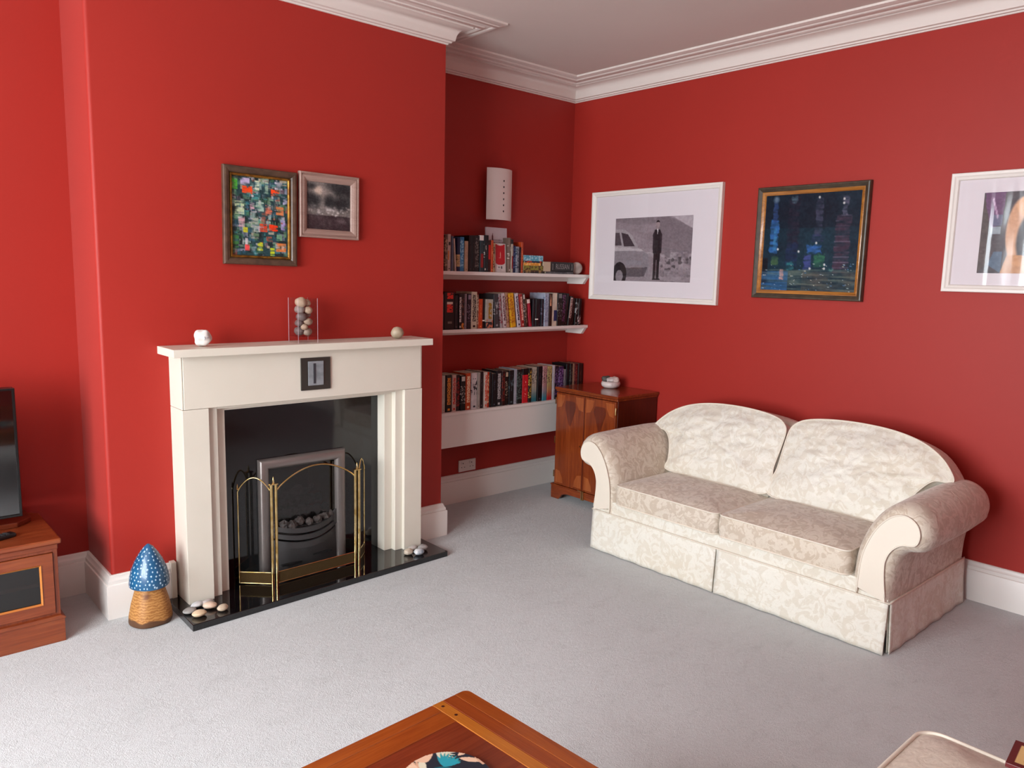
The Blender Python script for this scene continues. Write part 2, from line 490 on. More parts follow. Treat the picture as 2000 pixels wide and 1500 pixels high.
# ================================================================== fireplace
fs_ = thing('fireplace_surround', 'cream painted wooden fireplace surround with a plain deep mantelpiece', 'fireplace', (-2.36, CY, 0))
LX0, LX1, RX0, RX1, FY = -2.978, -2.866, -1.846, -1.736, -0.622
HT = 0.030
def W(name, mb, m, p, **k): return obj(name, mb, m, p, world=True, **k)
W('mantel_shelf', MB().box(-3.024, -1.706, -.677, CY, 1.137, 1.171), M_SURR, fs_, bevel=.002)
hd = MB().box(LX0 + .008, RX1 - .008, FY, CY, .905, 1.137); hd.box(LX0, LX0 + .0065, FY + .004, CY, .905, 1.137); hd.box(RX1 - .0065, RX1, FY + .004, CY, .905, 1.137)
W('header_board', hd, M_SURR, fs_, bevel=.0015)
for (a, b) in ((LX0, LX1), (RX0, RX1)):
    lg = MB().box(a, b, FY, CY, HT, .9035); W('leg', lg, M_SURR, fs_, bevel=.0015)
for (xa, xb, ya, zt, xc, xd) in ((LX1, -2.822, -.600, .893, -1.890, RX0), (-2.822, -2.776, -.566, .878, -1.936, -1.890)):
    q = MB().box(xa, xb, ya, CY - .0, HT, .905); q.box(xc, xd, ya, CY, HT, .905); q.box(xb, xc, ya, CY, zt, .905)
    W('inner_moulding', q, M_SURR, fs_, bevel=.0015)
W('end_strip', MB().box(-3.011, -2.989, -.505, CY, HT, .197), M_SURR, fs_, bevel=.001)
pq = W('plaque', MB().box(-2.433, -2.280, -.630, FY, .946, 1.101), plain('slate grey glass tile', '35332F', 0.22, 0, 0.5), fs_, bevel=.001)
pq['label'] = 'square slate grey tile with a paler raised bar, set in the header'
bar = W('tile_relief', MB().box(-2.398, -2.318, -.634, -.630, .968, 1.084), plain('grey relief', '8C9094', 0.3, 0, 0.5, var='74787C', vs=30), pq, bevel=.0015)
W('relief_groove', MB().box(-2.372, -2.360, -.6355, -.634, .978, 1.074), plain('dark groove', '34343A', 0.4), pq)

he = MB().prism([(-3.03, CY), (-1.667, CY), (-1.671, -.779), (-3.035, -.828)], 'z', 0.0, HT)
tag(obj('hearth', he, M_BLACKG, bevel=.002), 'polished black granite hearth slab lying in front of the fireplace', 'hearth')
bp_ = MB(); PY0, PY1 = -.501, CY - .001
bp_.box(-2.776, HX0 - .01, PY0, PY1, HT, .878); bp_.box(HX1 + .01, -1.936, PY0, PY1, HT, .878); bp_.box(HX0 - .01, HX1 + .01, PY0, PY1, HZ1 + .01, .878)
pb = W('back_panel', bp_, M_BLACKG, fs_); pb['label'] = 'polished black granite panel around the gas fire'

gf = thing('gas_fire', 'inset coal-effect gas fire with a pewter frame and curved iron fret', 'fire', (-2.37, -.50, HT))
# pewter frame: bullnose profile round three sides
fp = [(0, 0), (0, .010), (.004, .020), (.014, .028), (.026, .031), (.040, .028), (.050, .018), (.056, .004), (.056, 0)]
fr = MB(); FX0, FX1, FZ = -2.603, -2.139, .612
for (secpath) in [[(FX0, HT + .001), (FX0, FZ), (FX1, FZ), (FX1, HT + .001)]]:
    secs = []
    dirs = [(1, 0), (1, -1), (-1, -1), (-1, 0)]
    for (px, pz), (dx, dz) in zip(secpath, dirs):
        secs.append([(px + dx * i, PY0 - .001 - w_, pz + dz * i) for i, w_ in fp])
    fr.loft(secs)
W('frame', fr, M_PEWTER, gf, smooth=50)
fb = MB()
for q in ((HX0, HX1, -.20, -.19, HT + .001, HZ1 - .001), (HX0 - .008, HX0, -.49, -.19, HT, HZ1), (HX1, HX1 + .008, -.49, -.19, HT, HZ1), (HX0, HX1, -.49, -.19, HZ1, HZ1 + .008), (HX0, HX1, -.465, -.19, HT + .001, HT + .01)):
    fb.box(*q)
fb.v = [(min(max(p[0], HX0 + .0), HX1 - .0) if False else p[0], p[1], p[2]) for p in fb.v]
W('firebox', fb, plain('firebox lining', '171313', 0.8, var='2A1A16', vs=6), gf)
def fretx(u): return -2.37 + u
fret = MB()
def arcband(z0, z1, bow, w=.182, th=.012):
    n = 16; secs = []
    for k in range(n + 1):
        u = -w + 2 * w * k / n; y = -.505 - bow * (1 - (u / w) ** 2)
        secs.append([(fretx(u), y, z0 - .0 + .03 * (u / w) ** 2), (fretx(u), y, z1 + .03 * (u / w) ** 2), (fretx(u), y + th, z1 + .03 * (u / w) ** 2), (fretx(u), y + th, z0 + .03 * (u / w) ** 2)])
    return MB().loft(secs)
for (z0, z1, bow) in ((.225, .250, .060), (.190, .214, .064), (.150, .180, .066)):
    W('fret_bar', arcband(z0, z1, bow), M_IRON, gf, smooth=30)
cov = MB(); n = 16; secs = []
for k in range(n + 1):
    u = -.182 + .364 * k / n; e = 1 - (u / .182) ** 2; zz = .03 * (u / .182) ** 2
    secs.append([(fretx(u), -.505 - .066 * e, .150 + zz), (fretx(u), -.512 - .050 * e, .110), (fretx(u), -.512 - .030 * e, HT + .002), (fretx(u), -.495, HT + .002), (fretx(u), -.495, .15 + zz)])
cov.loft(secs); W('ash_cover', cov, M_IRON, gf, smooth=40)
for (u, z) in ((-.09, .075), (.075, .098)):
    W('cover_slot', MB().box(fretx(u) - .052, fretx(u) + .052, -.560, -.545, z, z + .008), M_DARK, gf)  # slots are solid matt black boxes laid over the cover face
for s_ in (-1, 1):
    horn = MB().prism([(fretx(s_ * .150), .215), (fretx(s_ * .188), .225), (fretx(s_ * .188), .335), (fretx(s_ * .178), .300), (fretx(s_ * .158), .285)], 'y', -.516, -.504)
    W('fret_horn', horn, M_IRON, gf, bevel=.002)
random.seed(11)
for k in range(32):
    row = k // 8; a = (k % 8) / 7.0 - .5
    cx_ = -2.37 + a * (.31 - row * .03) + random.uniform(-.01, .01)
    cy_ = -.50 + row * .045 + random.uniform(-.008, .008) - .03 * (1 - (2 * a) ** 2) * (row == 0)
    cz_ = .270 + row * .038 + random.uniform(-.006, .006)
    rr = random.uniform(.022, .031)
    W('coal', MB().blob((cx_, cy_, cz_), rr, rr * .9, rr * .8, seed=k, amp=.5, rot=random.uniform(0, 6), nu=9, nv=6, sc=2.2), M_COAL, gf)
W('coal_bed', MB().box(-2.54, -2.20, -.50, -.25, .2, .255), M_COAL, gf)
W('glass_front', MB().box(-2.548, -2.192, -.5045, -.502, .24, .556), glassy('smoked fire glass', (.55, .5, .5), 0.05), gf)

# ---- brass fire screen
sc_ = thing('fire_screen', 'folding three-panel brass fire screen with arched tops and dark mesh', 'fire screen', (-2.36, -.62, HT))
def mesh_mat():
    m = NT('fine dark wire mesh'); tr = m.n('ShaderNodeBsdfTransparent'); mx = m.n('ShaderNodeMixShader')
    v = m.mapping((1, 1, 1)); nz = m.noise(700, 1, v)
    f = m.ramp(nz, [(0.40, 0.03), (0.60, 0.24)])
    m.base('141414'); m.set(0.5, 0.3)
    m.l(f, mx.inputs[0]); m.l(tr.outputs[0], mx.inputs[1]); m.l(m.b.outputs[0], mx.inputs[2])
    m.l(mx.outputs[0], m.t.nodes['Material Output'].inputs[0]); return m.m
M_MESH = mesh_mat()
def screen_panel(A, B, zs, zp, rad):
    A = Vector((*A, 0)); B = Vector((*B, 0)); d = (B - A); L = d.length; d.normalize()
    def P(u, z): p = A + d * u; return (p.x, p.y, z)
    n = 20; z0 = HT + .006
    arch = [P(L * k / n, zs + (zp - zs) * math.sin(math.pi * k / n) ** 0.8) for k in range(n + 1)]
    pan = W('screen_panel', MB().tube([P(0, z0)] + arch + [P(L, z0)], rad, 8), M_BRASS, sc_, smooth=60)
    low = MB()
    vs = [P(0, z0), P(L, z0), P(L, z0 + .052), P(0, z0 + .052)]
    nn = Vector((-d.y, d.x, 0)) * .0015
    low.add([Vector(v) + nn for v in vs] + [Vector(v) - nn for v in vs], [(0, 1, 2, 3), (7, 6, 5, 4), (0, 4, 5, 1), (1, 5, 6, 2), (2, 6, 7, 3), (3, 7, 4, 0)])
    obj('pierced_rail', MB().add([(p[0] - sc_.location.x, p[1] - sc_.location.y, p[2] - sc_.location.z) for p in low.v], low.f), M_BRASSD, pan)
    for ze in (z0 + .054, z0):
      e = MB().tube([P(0, ze), P(L, ze)], .0028, 6)
      obj('rail_edging', MB().add([(p[0] - sc_.location.x, p[1] - sc_.location.y, p[2] - sc_.location.z) for p in e.v], e.f), M_BRASS, pan)
    ms = MB(); vs = [P(0, z0 + .054)] + [P(L, z0 + .054)] + list(reversed(arch))
    ms.add(vs, [tuple(range(len(vs)))])
    obj('mesh', MB().add([(p[0] - sc_.location.x, p[1] - sc_.location.y, p[2] - sc_.location.z) for p in ms.v], ms.f), M_MESH, pan)
    return pan
PL, PR = (-2.586, -.640), (-2.136, -.628)
dx = .011
screen_panel((PL[0] + dx, PL[1]), (PR[0] - dx, PR[1]), .485, .580, .0044)
screen_panel((-2.712, -.530), (PL[0] - dx, PL[1] + .004), .480, .550, .0038)
screen_panel((PR[0] + dx, PR[1] + .004), (-2.040, -.535), .485, .560, .0038)
for (px, py) in (PL, PR):
    for sx in (-dx, dx):
        W('post', MB().tube([(px + sx, py, HT), (px + sx, py, .518)], .0074, 12), M_BRASS, sc_, smooth=60)
    fin = MB().box(px - .02, px + .02, py - .009, py + .009, .518, .523)
    fin.lathe([(.0065, 0), (.008, .004), (.004, .009), (.0055, .014), (.003, .024), (.0006, .034)], (px, py, .523), 10)
    W('finial', fin, M_BRASS, sc_, smooth=40)
for (px, py) in ((-2.712, -.530), (-2.040, -.535)):
    W('finial', MB().lathe([(.004, 0), (.0055, .004), (.003, .009), (.004, .013), (.0005, .028)], (px, py, .49), 8), M_BRASS, sc_, smooth=40)

# ---- pebbles on the hearth
def pebble(name, label, x, y, z, rx, ry, rz, c, c2, seed, rot=0.0, grp='pebbles on the hearth', amp=.10):
    o = obj(name, MB().blob((0, 0, 0), rx, ry, rz, seed=seed, amp=amp, rot=rot, nu=28, nv=16), plain('pebble %d' % seed, c, .55, var=c2, vs=25, bump=.1), smooth=180)
    zz = min(v.co.z for v in o.data.vertices)
    o.location = (x, y, z - zz); tag(o, label, 'pebble', grp); return o
pebble('pebble', 'flat grey pebble at the outer left corner of the hearth', -3.004, -.700, HT, .030, .024, .011, '8A8683', 'A09A94', 1, .4)
pebble('pebble', 'sandy cream pebble at the front of the left-hand hearth group', -2.984, -.758, HT, .031, .025, .013, 'D8BFA0', 'CBAF8E', 2, .2)
pebble('pebble', 'white banded pebble against the foot of the left fireplace leg', -2.958, -.662, HT, .030, .020, .012, 'B8B8BA', 'D6D4D2', 3, .3)
pebble('pebble', 'small grey-pink pebble tucked behind the pinkish buff one on the hearth', -2.912, -.664, HT, .026, .018, .012, 'B4A8A4', 'A09490', 10, .2)
pebble('pebble', 'pinkish buff pebble in the middle of the left-hand hearth group', -2.920, -.708, HT, .030, .023, .014, 'D8C0AC', 'C8A890', 4, -.5)
pebble('pebble', 'mottled beige pebble furthest right in the left-hand hearth group', -2.884, -.762, HT, .026, .021, .013, 'CBB8A0', 'B09A84', 5, .5)
pebble('pebble', 'buff pebble on the left side of the right-hand hearth group', -1.868, -.696, HT, .028, .023, .017, 'C8B8A4', 'B0A08E', 6, .1, amp=.16)
pebble('pebble', 'white pebble with a grey ring at the front of the right-hand hearth group', -1.825, -.732, HT, .030, .024, .017, 'DCDAD8', '7A8490', 7, .1)
pebble('pebble', 'grey stone at the right side of the right-hand hearth group', -1.772, -.690, HT, .032, .024, .016, '8E8A88', 'A8A29E', 8, .3)
pebble('pebble', 'pale pebble at the back of the right-hand hearth group', -1.812, -.655, HT, .028, .020, .013, 'B4ACA6', 'C6BEB8', 9, .0)

# ---- on the mantelpiece
MT = 1.171
o = pebble('stone', 'white lumpy stone near the left end of the mantelpiece', -2.868, -.585, MT, .038, .032, .036, 'E4DED8', 'D4CCC6', 21, .2, grp=None, amp=.34)
mk = MB()
mk.tube([(-.006, -.036, .036), (-.004, -.0365, .028), (-.006, -.0365, .020)], .0010, 5); mk.tube([(.004, -.036, .030), (.013, -.0345, .032)], .0008, 5)
sm = obj('painted_mark', mk, plain('grey blue mark', '70788C', .6), o); sm.location = (0, 0, -.028)
pebble('stone', 'round speckled buff stone near the right end of the mantelpiece', -1.872, -.590, MT, .036, .032, .030, 'B4A48C', '9C8C74', 22, .3, grp=None, amp=.08)
vs_ = thing('glass_vase', 'square clear glass vase packed with pebbles at the middle of the mantelpiece', 'vase', (-2.392, -.575, MT))
VW = .049; VH = .210
gv = MB()
gv.box(-VW, VW, -VW, VW, 0, .030)
for q in ((-VW, -VW + .004, -VW, VW), (VW - .004, VW, -VW, VW), (-VW + .004, VW - .004, -VW, -VW + .004), (-VW + .004, VW - .004, VW - .004, VW)):
    gv.box(q[0], q[1], q[2], q[3], .030, VH)
obj('glass_body', gv, glassy('vase glass', (.985, .985, .99), 0.05), vs_)
M_GE = plain('painted edge glint', 'C8B8C0', .15, spec=.8)  # pale opaque colour painting the light lines along the vase edges
ge_ = ring_box = MB()
for (a, b) in ((-1, -1), (1, -1), (1, 1), (-1, 1)): ge_.box(a * VW, a * (VW + .0012), b * VW, b * (VW + .0012), .0, VH)
obj('edge_glints', ge_, M_GE, vs_)
random.seed(5)
pc = [('C0A88E', 'A89078'), ('968C84', '7E746C'), ('6E6460', '5A504C'), ('B89E84', '8E7C6A'), ('A89484', '8A7868')]
spots = [(-.020, .008, .054, .027, 2), (.024, -.006, .050, .024, 4), (-.004, -.022, .074, .018, 0), (-.028, -.004, .092, .022, 2), (.026, -.012, .098, .024, 3), (.002, .022, .088, .022, 1),
         (-.010, -.010, .122, .026, 2), (.027, .010, .130, .020, 1), (.026, -.014, .152, .022, 0), (-.022, .000, .156, .026, 1), (.002, .022, .150, .02, 4), (-.018, -.006, .190, .030, 0), (.024, .004, .186, .022, 3)]
for k, (px, py, pz, rr, ci) in enumerate(spots):
    lim = .0440 - rr * 1.06; px = max(-lim, min(lim, px * 1.25)); py = max(-lim, min(lim, py))
    o = obj('pebble', MB().blob((0, 0, 0), rr * 1.02, rr * .9, rr * .80, seed=40 + k, amp=.14, rot=k * .9, nu=18, nv=10), plain('vase pebble %d' % k, pc[ci][0], .6, var=pc[ci][1], vs=30), smooth=180)
    o.location = (-2.392 + px, -.575 + py, MT + pz)
    tag(o, ['dark grey-brown', 'pinkish tan', 'small buff', 'slate brown', 'rounded tan', 'grey', 'large dark grey', 'grey-beige', 'upright beige', 'wide grey', 'brownish', 'big cream', 'rough olive-grey'][k] +
        [' pebble at the bottom left of the glass vase', ' pebble at the bottom right of the glass vase', ' pebble low down against the front of the glass vase', ' pebble against the left side of the glass vase, second layer', ' pebble against the right side of the glass vase, second layer',
         ' pebble at the back of the second layer in the glass vase', ' pebble in the centre of the glass vase', ' pebble at the back right of the glass vase, halfway up', ' pebble at the front right of the glass vase, third layer', ' pebble on the left of the glass vase, third layer',
         ' pebble at the back of the third layer in the glass vase', ' pebble on top at the left rim of the glass vase', ' pebble on top at the right rim of the glass vase'][k], 'pebble', 'pebbles in the glass vase')

# ---- wooden mushroom
mu = thing('mushroom_ornament', 'carved wooden toadstool with a blue white-spotted cap standing left of the hearth', 'ornament', (-3.135, -.612, 0))
def stem_mat():
    m = NT('yew log'); sep = m.n('ShaderNodeSeparateXYZ'); m.l(m.tc.outputs['Object'], sep.inputs[0])
    w = m.n('ShaderNodeTexWave'); w.wave_type = 'BANDS'; w.bands_direction = 'Z'; w.inputs['Scale'].default_value = 9; w.inputs['Distortion'].default_value = 7; w.inputs['Detail'].default_value = 3; w.inputs['Detail Scale'].default_value = 2.2
    m.l(m.mapping((3, 3, 3)), w.inputs[0])
    c = m.ramp(w.outputs[1], [(0.0, '96602C'), (0.5, 'AC763C'), (1.0, 'B88448')])
    kn = m.n('ShaderNodeVectorMath', operation='DISTANCE'); m.l(m.tc.outputs['Object'], kn.inputs[0]); kn.inputs[1].default_value = (-.03, -.055, .135)
    c = m.mix(m.ramp(kn.outputs['Value'], [(0.004, 1.0), (0.022, 0.0)]), c, '6A3C1C')
    hz = m.math('ADD', sep.outputs[2], m.math('MULTIPLY', m.math('SUBTRACT', m.noise(14, 2), .5), .06))
    c = m.mix(m.ramp(hz, [(0.024, 1.0), (0.030, 0.0)]), c, '5A3A22')
    m.base(c); m.set(.6); m.bump(m.noise(50, 4), .25, .004); return m.m
obj('stem', MB().lathe([(.074, 0), (.083, .004), (.085, .012), (.083, .04), (.074, .09), (.062, .135), (.052, .172), (.045, .195)], n=48, fn=lambda t, z: 1 + .05 * math.sin(2 * t + 1) * (1 - z / .2) + .03 * math.sin(5 * t)), stem_mat(), mu, smooth=60)
cap = [(.040, .170), (.068, .163), (.079, .166), (.080, .178), (.077, .205), (.068, .240), (.054, .275), (.036, .308), (.018, .333), (.006, .344), (.0015, .346)]
cp = obj('cap', MB().lathe(cap, n=48, fn=lambda t, z: 1 + .03 * math.sin(3 * t)), plain('blue gloss paint', '174C72', .3, coat=.3, var='1E5A82', vs=14), mu, smooth=60)
dots = MB(); random.seed(4)
def capr(z):
    for (r0, z0), (r1, z1) in zip(cap[2:], cap[3:]):
        if z0 <= z <= z1: return r0 + (r1 - r0) * (z - z0) / (z1 - z0)
    return .001
for row, z in enumerate([.176, .192, .208, .224, .240, .256, .272, .288, .303, .317, .329]):
    r0 = capr(z); nn = max(4, int(2 * math.pi * r0 / .019))
    for k in range(nn):
        t = 2 * math.pi * (k + .5 * (row % 2)) / nn + random.uniform(-.08, .08); zz = z + random.uniform(-.003, .003)
        rr = capr(zz) * (1 + .03 * math.sin(3 * t)); dz = .004
        slope = (capr(zz + dz) - capr(zz - dz)) / (2 * dz)
        nrm = Vector((math.cos(t), math.sin(t), -slope)).normalized(); up = Vector((slope * math.cos(t), slope * math.sin(t), 1)).normalized(); sd = up.cross(nrm)
        c = Vector((rr * math.cos(t), rr * math.sin(t), zz)) + nrm * .0004
        s1, s2 = random.uniform(.0028, .0042), random.uniform(.0032, .0052); m8 = 8
        dots.add([c + nrm * .0008] + [c + sd * s1 * math.cos(a) + up * s2 * math.sin(a) for a in [2 * math.pi * q / m8 for q in range(m8)]], [(0, q + 1, (q + 1) % m8 + 1) for q in range(m8)])
obj('white_spots', dots, plain('white dabs', 'A4BED0', .5), cp)

# ================================================================== pictures
def ring(u0, u1, z0, z1, prof):
    """mitred frame; prof = closed loop of (inset from outer edge, height off the wall)"""
    mb = MB(); secs = []
    for (u, z, du, dz) in ((u0, z0, 1, 1), (u1, z0, -1, 1), (u1, z1, -1, -1), (u0, z1, 1, -1)):
        secs.append([(u + du * i, -h, z + dz * i) for i, h in prof])
    secs.append(secs[0]); mb.loft(secs, cap=False); return mb
def picture(label, cat, loc, rotz, w, h, tilt=0.0, group=None, name='painting'):
    t = thing(name, label, cat, loc, rotz, group); t.rotation_euler = (0, tilt, rotz); return t

# --- colourful abstract
def art_patchwork():
    P = Paint(100, 138, '1C3034'); P.put(P.fbm(6, 8, 2), '2A5458', .9); P.put((P.fbm(9, 10, 5) > .55).astype(float), '16201E', .6)
    rnd = random.Random(2); cols = ['3E8A8A', '8A8A9C', 'C8BCC0', '5A7A5A', '24444C', 'A05040', '6E9A78', '2C5A70', 'B8A890', '3C6C50', '7A5A6C', '98B0A8']
    for k in range(230):
        P.strokes(rnd.random(), rnd.random(), rnd.uniform(.04, .13), rnd.uniform(.03, .09), rnd.choice(cols), rnd.uniform(.5, .9), k, rnd.random() < .5)
    for (x, y, w, h, c) in [(.06, .10, .10, .14, '4CA83C'), (.28, .17, .17, .09, 'E8481C'), (.78, .17, .14, .08, 'F04818'), (.56, .64, .13, .09, 'E4401C'), (.74, .63, .14, .08, 'E83C18'), (.66, .41, .11, .13, 'C86A50'), (.86, .40, .12, .10, 'C87848'), (.88, .88, .16, .10, 'D8783C'),
                            (.27, .90, .07, .07, 'E04848'), (.50, .88, .09, .10, 'B8BC20'), (.72, .94, .07, .09, 'B8C828'), (.24, .68, .08, .06, 'B8B42C'), (.50, .37, .13, .10, '9CB8A8'), (.14, .40, .15, .15, 'B4C49C'), (.45, .12, .08, .14, 'C8D0B0'), (.62, .12, .06, .12, 'A8C4A8'), (.24, .07, .14, .09, 'B4A4C4'),
                            (.84, .08, .12, .09, 'C4BCC8'), (.40, .60, .13, .20, '98A090'), (.38, .92, .10, .07, 'B8C8D0'), (.92, .60, .08, .14, '9C8CC0'), (.17, .58, .10, .12, 'C898A0'), (.96, .27, .07, .09, 'B8B4D4'), (.05, .83, .12, .14, '3C7C40'), (.36, .38, .08, .10, 'C89CA8')]:
        P.strokes(x, y, w * 1.1, h * 1.1, c, 1.0, int(x * 97), True); P.rect(x - w * .36, y - h * .38, x + w * .34, y + h * .36, c, .35)
    for k in range(150): P.strokes(rnd.random(), rnd.random(), rnd.uniform(.02, .09), rnd.uniform(.01, .03), rnd.choice(cols[:8] + ['16282A', '101E20', '1E4A50']), .7, k + 300, rnd.random() < .5)
    P.grain(.06, 50, 70); return P
t = picture('small colourful abstract patchwork painting in a dark frame with a gilt inner edge', 'painting', (-2.550, CY - .002, 1.748), 0, .36, .44, 0.012)
fw, fh = .176, .219
obj('frame', ring(-fw, fw, -fh, fh, [(0, 0), (0, .018), (.004, .024), (.012, .026), (.024, .022), (.031, .014), (.031, 0)]), plain('dark bronze frame', '5A4232', .42, var='443024', vs=30, bump=.1), t)
ob = obj('gilt_slip', ring(-fw + .031, fw - .031, -fh + .031, fh - .031, [(0, 0), (0, .015), (.003, .019), (.008, .018), (.012, .010), (.012, 0)]), plain('gilt', 'A87A30', .35, .7, var='6A4418', vs=40), t, smooth=60)
ob['label'] = 'thin gilt inner frame'
painted('canvas', art_patchwork(), painted_mat('oil paint', .45, .4, .3), t, -fw + .042, fw - .042, -fh + .042, fh - .042, -.006)

# --- moonlit landscape
def art_moon():
    P = Paint(80, 96, '5A5450'); P.put(P.fbm(4, 6, 4), '8C8480', .8); P.put((P.Y > .7) * 1.0, '2A2024', .85); P.put(np.clip((P.Y - .66) * 9, 0, 1) * np.clip(P.fbm(8, 5, 8) * 2 - .4, 0, 1), '3C2C30', .8)
    for (x, y, rx, ry) in ((.12, .38, .17, .15), (.06, .33, .12, .12), (.52, .40, .10, .12), (.74, .44, .14, .13), (.86, .16, .22, .16), (.92, .40, .12, .14), (.64, .08, .2, .1)): P.ell(x, y, rx, ry, '242628', .8, .5)
    P.put(np.exp(-((P.X - .27) / .24) ** 2 - ((P.Y - .20) / .14) ** 2), 'A89890', .7); P.ell(.27, .18, .085, .085, 'C8B0A0', .9, .3)
    rnd = random.Random(6)
    for k in range(60): P.ell(rnd.random(), rnd.gauss(.58, .05), rnd.uniform(.01, .04), rnd.uniform(.01, .03), rnd.choice(['B4A8A4', '8C8280', 'D4CCC8', '6A6466']), .6, .5)
    P.ell(.52, .57, .06, .03, 'E0D8D4', .8, .6); P.ell(.80, .80, .11, .05, '6A5A5C', .6, .5)
    for (x, y, rx, ry) in ((.14, .40, .17, .13), (.52, .40, .10, .12), (.76, .44, .13, .11), (.88, .14, .20, .12), (.1, .1, .12, .06)): P.ell(x, y, rx, ry, '1E2224', .75, .6)
    P.put(np.clip(P.fbm(7, 7, 31) * 3 - 1.5, 0, 1), '8A807C', .35); P.grain(.08, 40, 50); return P
t = picture('small dark moonlit landscape painting in a pinkish grey wooden frame', 'painting', (-2.199, CY - .002, 1.822), 0, .32, .31, 0.010)
fw, fh = .160, .154
M_GREYW = wood('limed wood', '8A6A60', '9C7E72', 'AC9084', 'X', .5, 0)
obj('frame', ring(-fw, fw, -fh, fh, [(0, 0), (0, .020), (.003, .024), (.008, .024), (.010, .019), (.014, .019), (.016, .023), (.026, .021), (.038, .014), (.042, .010), (.042, 0)]), M_GREYW, t)
painted('canvas', art_moon(), painted_mat('dark oil paint', .45, .4, .3), t, -fw + .041, fw - .041, -fh + .041, fh - .041, -.006)

# --- large photograph under glass (plain stand-in scene: saloon car, person, hillside)
def art_photo():
    P = Paint(190, 126, '9A8C92'); P.put(np.clip(P.fbm(5, 5, 4) * 1.6 - .3, 0, 1), '84767C', .8)
    P.poly([(0, 0), (.50, 0), (.56, .1), (.3, .12), (0, .05)], '7E7278', .7)
    P.poly([(.55, .02), (.70, 0), (.86, .10), (1, .20), (1, .75), (.55, .55)], '786C72', .75); P.poly([(.74, 0), (1, 0), (1, .19), (.86, .09)], 'B4A8AE', .9)
    P.put((P.Y > .55) * np.clip((P.fbm(16, 14, 9) - .45) * 5, 0, 1), 'B8ACB0', .6); P.put((P.Y > .62) * (P.X > .62) * np.clip((P.fbm(22, 20, 19) - .52) * 8, 0, 1), '3C3438', .7)
    P.poly([(.0, .86), (1, .80), (1, 1), (0, 1)], '8C8086', .7)
    # plain saloon: roof, glass, body
    P.poly([(0, .17), (.14, .19), (.24, .28), (.33, .48), (0, .48)], 'A49A9E'); P.poly([(.0, .23), (.06, .23), (.10, .44), (0, .44)], '544A50'); P.poly([(.085, .23), (.18, .26), (.28, .45), (.13, .45)], '463C42')
    P.poly([(0, .46), (.36, .49), (.46, .58), (.48, .74), (.46, .86), (.42, .93), (0, .95)], '8A8086'); P.poly([(0, .46), (.36, .49), (.40, .53), (0, .52)], 'B8AEB2'); P.poly([(0, .80), (.46, .78), (.42, .93), (0, .95)], '5E545A')
    P.ell(.08, .90, .10, .20, '2A2226'); P.ell(.08, .93, .05, .10, '8A8086')
    # plainly standing person in a dark suit
    P.poly([(.535, .20), (.605, .20), (.625, .30), (.62, .56), (.525, .56), (.515, .30)], '2C2428'); P.poly([(.53, .54), (.615, .54), (.61, .95), (.575, .95), (.572, .62), (.565, .95), (.53, .95)], '2A2226')
    P.poly([(.512, .27), (.535, .22), (.54, .55), (.52, .57)], '382E34'); P.poly([(.61, .22), (.632, .28), (.632, .55), (.615, .57)], '382E34'); P.poly([(.563, .19), (.582, .19), (.572, .28)], 'D8D0D4')
    P.ell(.572, .125, .024, .065, '9C8A8C'); P.poly([(.549, .10), (.551, .07), (.572, .055), (.593, .07), (.595, .10), (.588, .085), (.556, .085)], '241E22')
    P.ell(.555, .965, .03, .015, '1C161A'); P.ell(.598, .965, .03, .015, '1C161A'); P.grain(.05, 60, 50); return P
def white_frame_pic(label, y0, y1, z0, z1, iy0, iy1, iz0, iz1, art, wave, cmat):
    w = abs(y1 - y0); h = z1 - z0; cy = (y0 + y1) / 2; cz = (z0 + z1) / 2
    t = picture(label, 'framed picture', (-.002, cy, cz), R(-90), w, h, name='framed_picture')
    fw, fh = w / 2, h / 2
    obj('frame', ring(-fw, fw, -fh, fh, [(0, 0), (0, .026), (.003, .029), (.014, .029), (.020, .024), (.030, .020), (.034, .011), (.034, 0)]), plain('white frame paint', 'E4DCD4', .35, bump=.03), t)
    obj('mount', MB().box(-fw + .034, fw - .034, -.009, -.001, -fh + .034, fh - .034), plain('white mount card', 'E2D8DC', .8), t)
    # local u = -(y - cy)
    painted('print', art, cmat, t, -(iy0 - cy), -(iy1 - cy), iz0 - cz, iz1 - cz, -.0098)
    obj('glass', MB().box(-fw + .0335, fw - .0335, -.0125, -.0115, -fh + .0335, fh - .0335), glassy('picture glass ' + ('wavy' if wave else 'flat'), (.98, .98, .98), 0.0, wave=wave), t)
    return t
white_frame_pic('large white-framed black and white photograph of a suited person beside a car', -.222, -1.272, 1.358, 2.092, -.434, -1.064, 1.491, 1.908, art_photo(), False, painted_mat('photo print', .35, .4))
def art_poster():
    P = Paint(220, 110, '4A3C40'); P.put(P.fbm(6, 3, 2), '2E2830', .8); P.poly([(.01, 0), (.13, 0), (.12, .4), (.06, .45), (.02, .2)], '6A3468', .8); P.poly([(0, .05), (.04, .3), (.05, .9), (0, 1)], '4A3630', .8)
    P.ell(.235, .50, .085, .42, 'D8A078', .95, .05); P.ell(.30, .60, .085, .34, '3A3840', .95, .08); P.ell(.27, .18, .07, .13, 'E0A878', .9, .05); P.ell(.285, .19, .035, .06, '4A3A34', .9, .1); P.poly([(.17, .78), (.45, .80), (.5, 1), (.14, 1)], 'C88850', .9)
    P.rect(.07, .28, .125, .42, '5E6E84', .7); P.rect(.06, .43, .12, .52, 'B8C8D0', .7); P.poly([(.06, .9), (.09, .74), (.14, .74), (.14, 1)], '4E6A84', .8)
    for k in range(5): P.ell(.06 + .008 * k, .10 + .05 * k, .006, .03, 'D8B8D0', .7, .4)
    P.grain(.05, 60, 40); return P
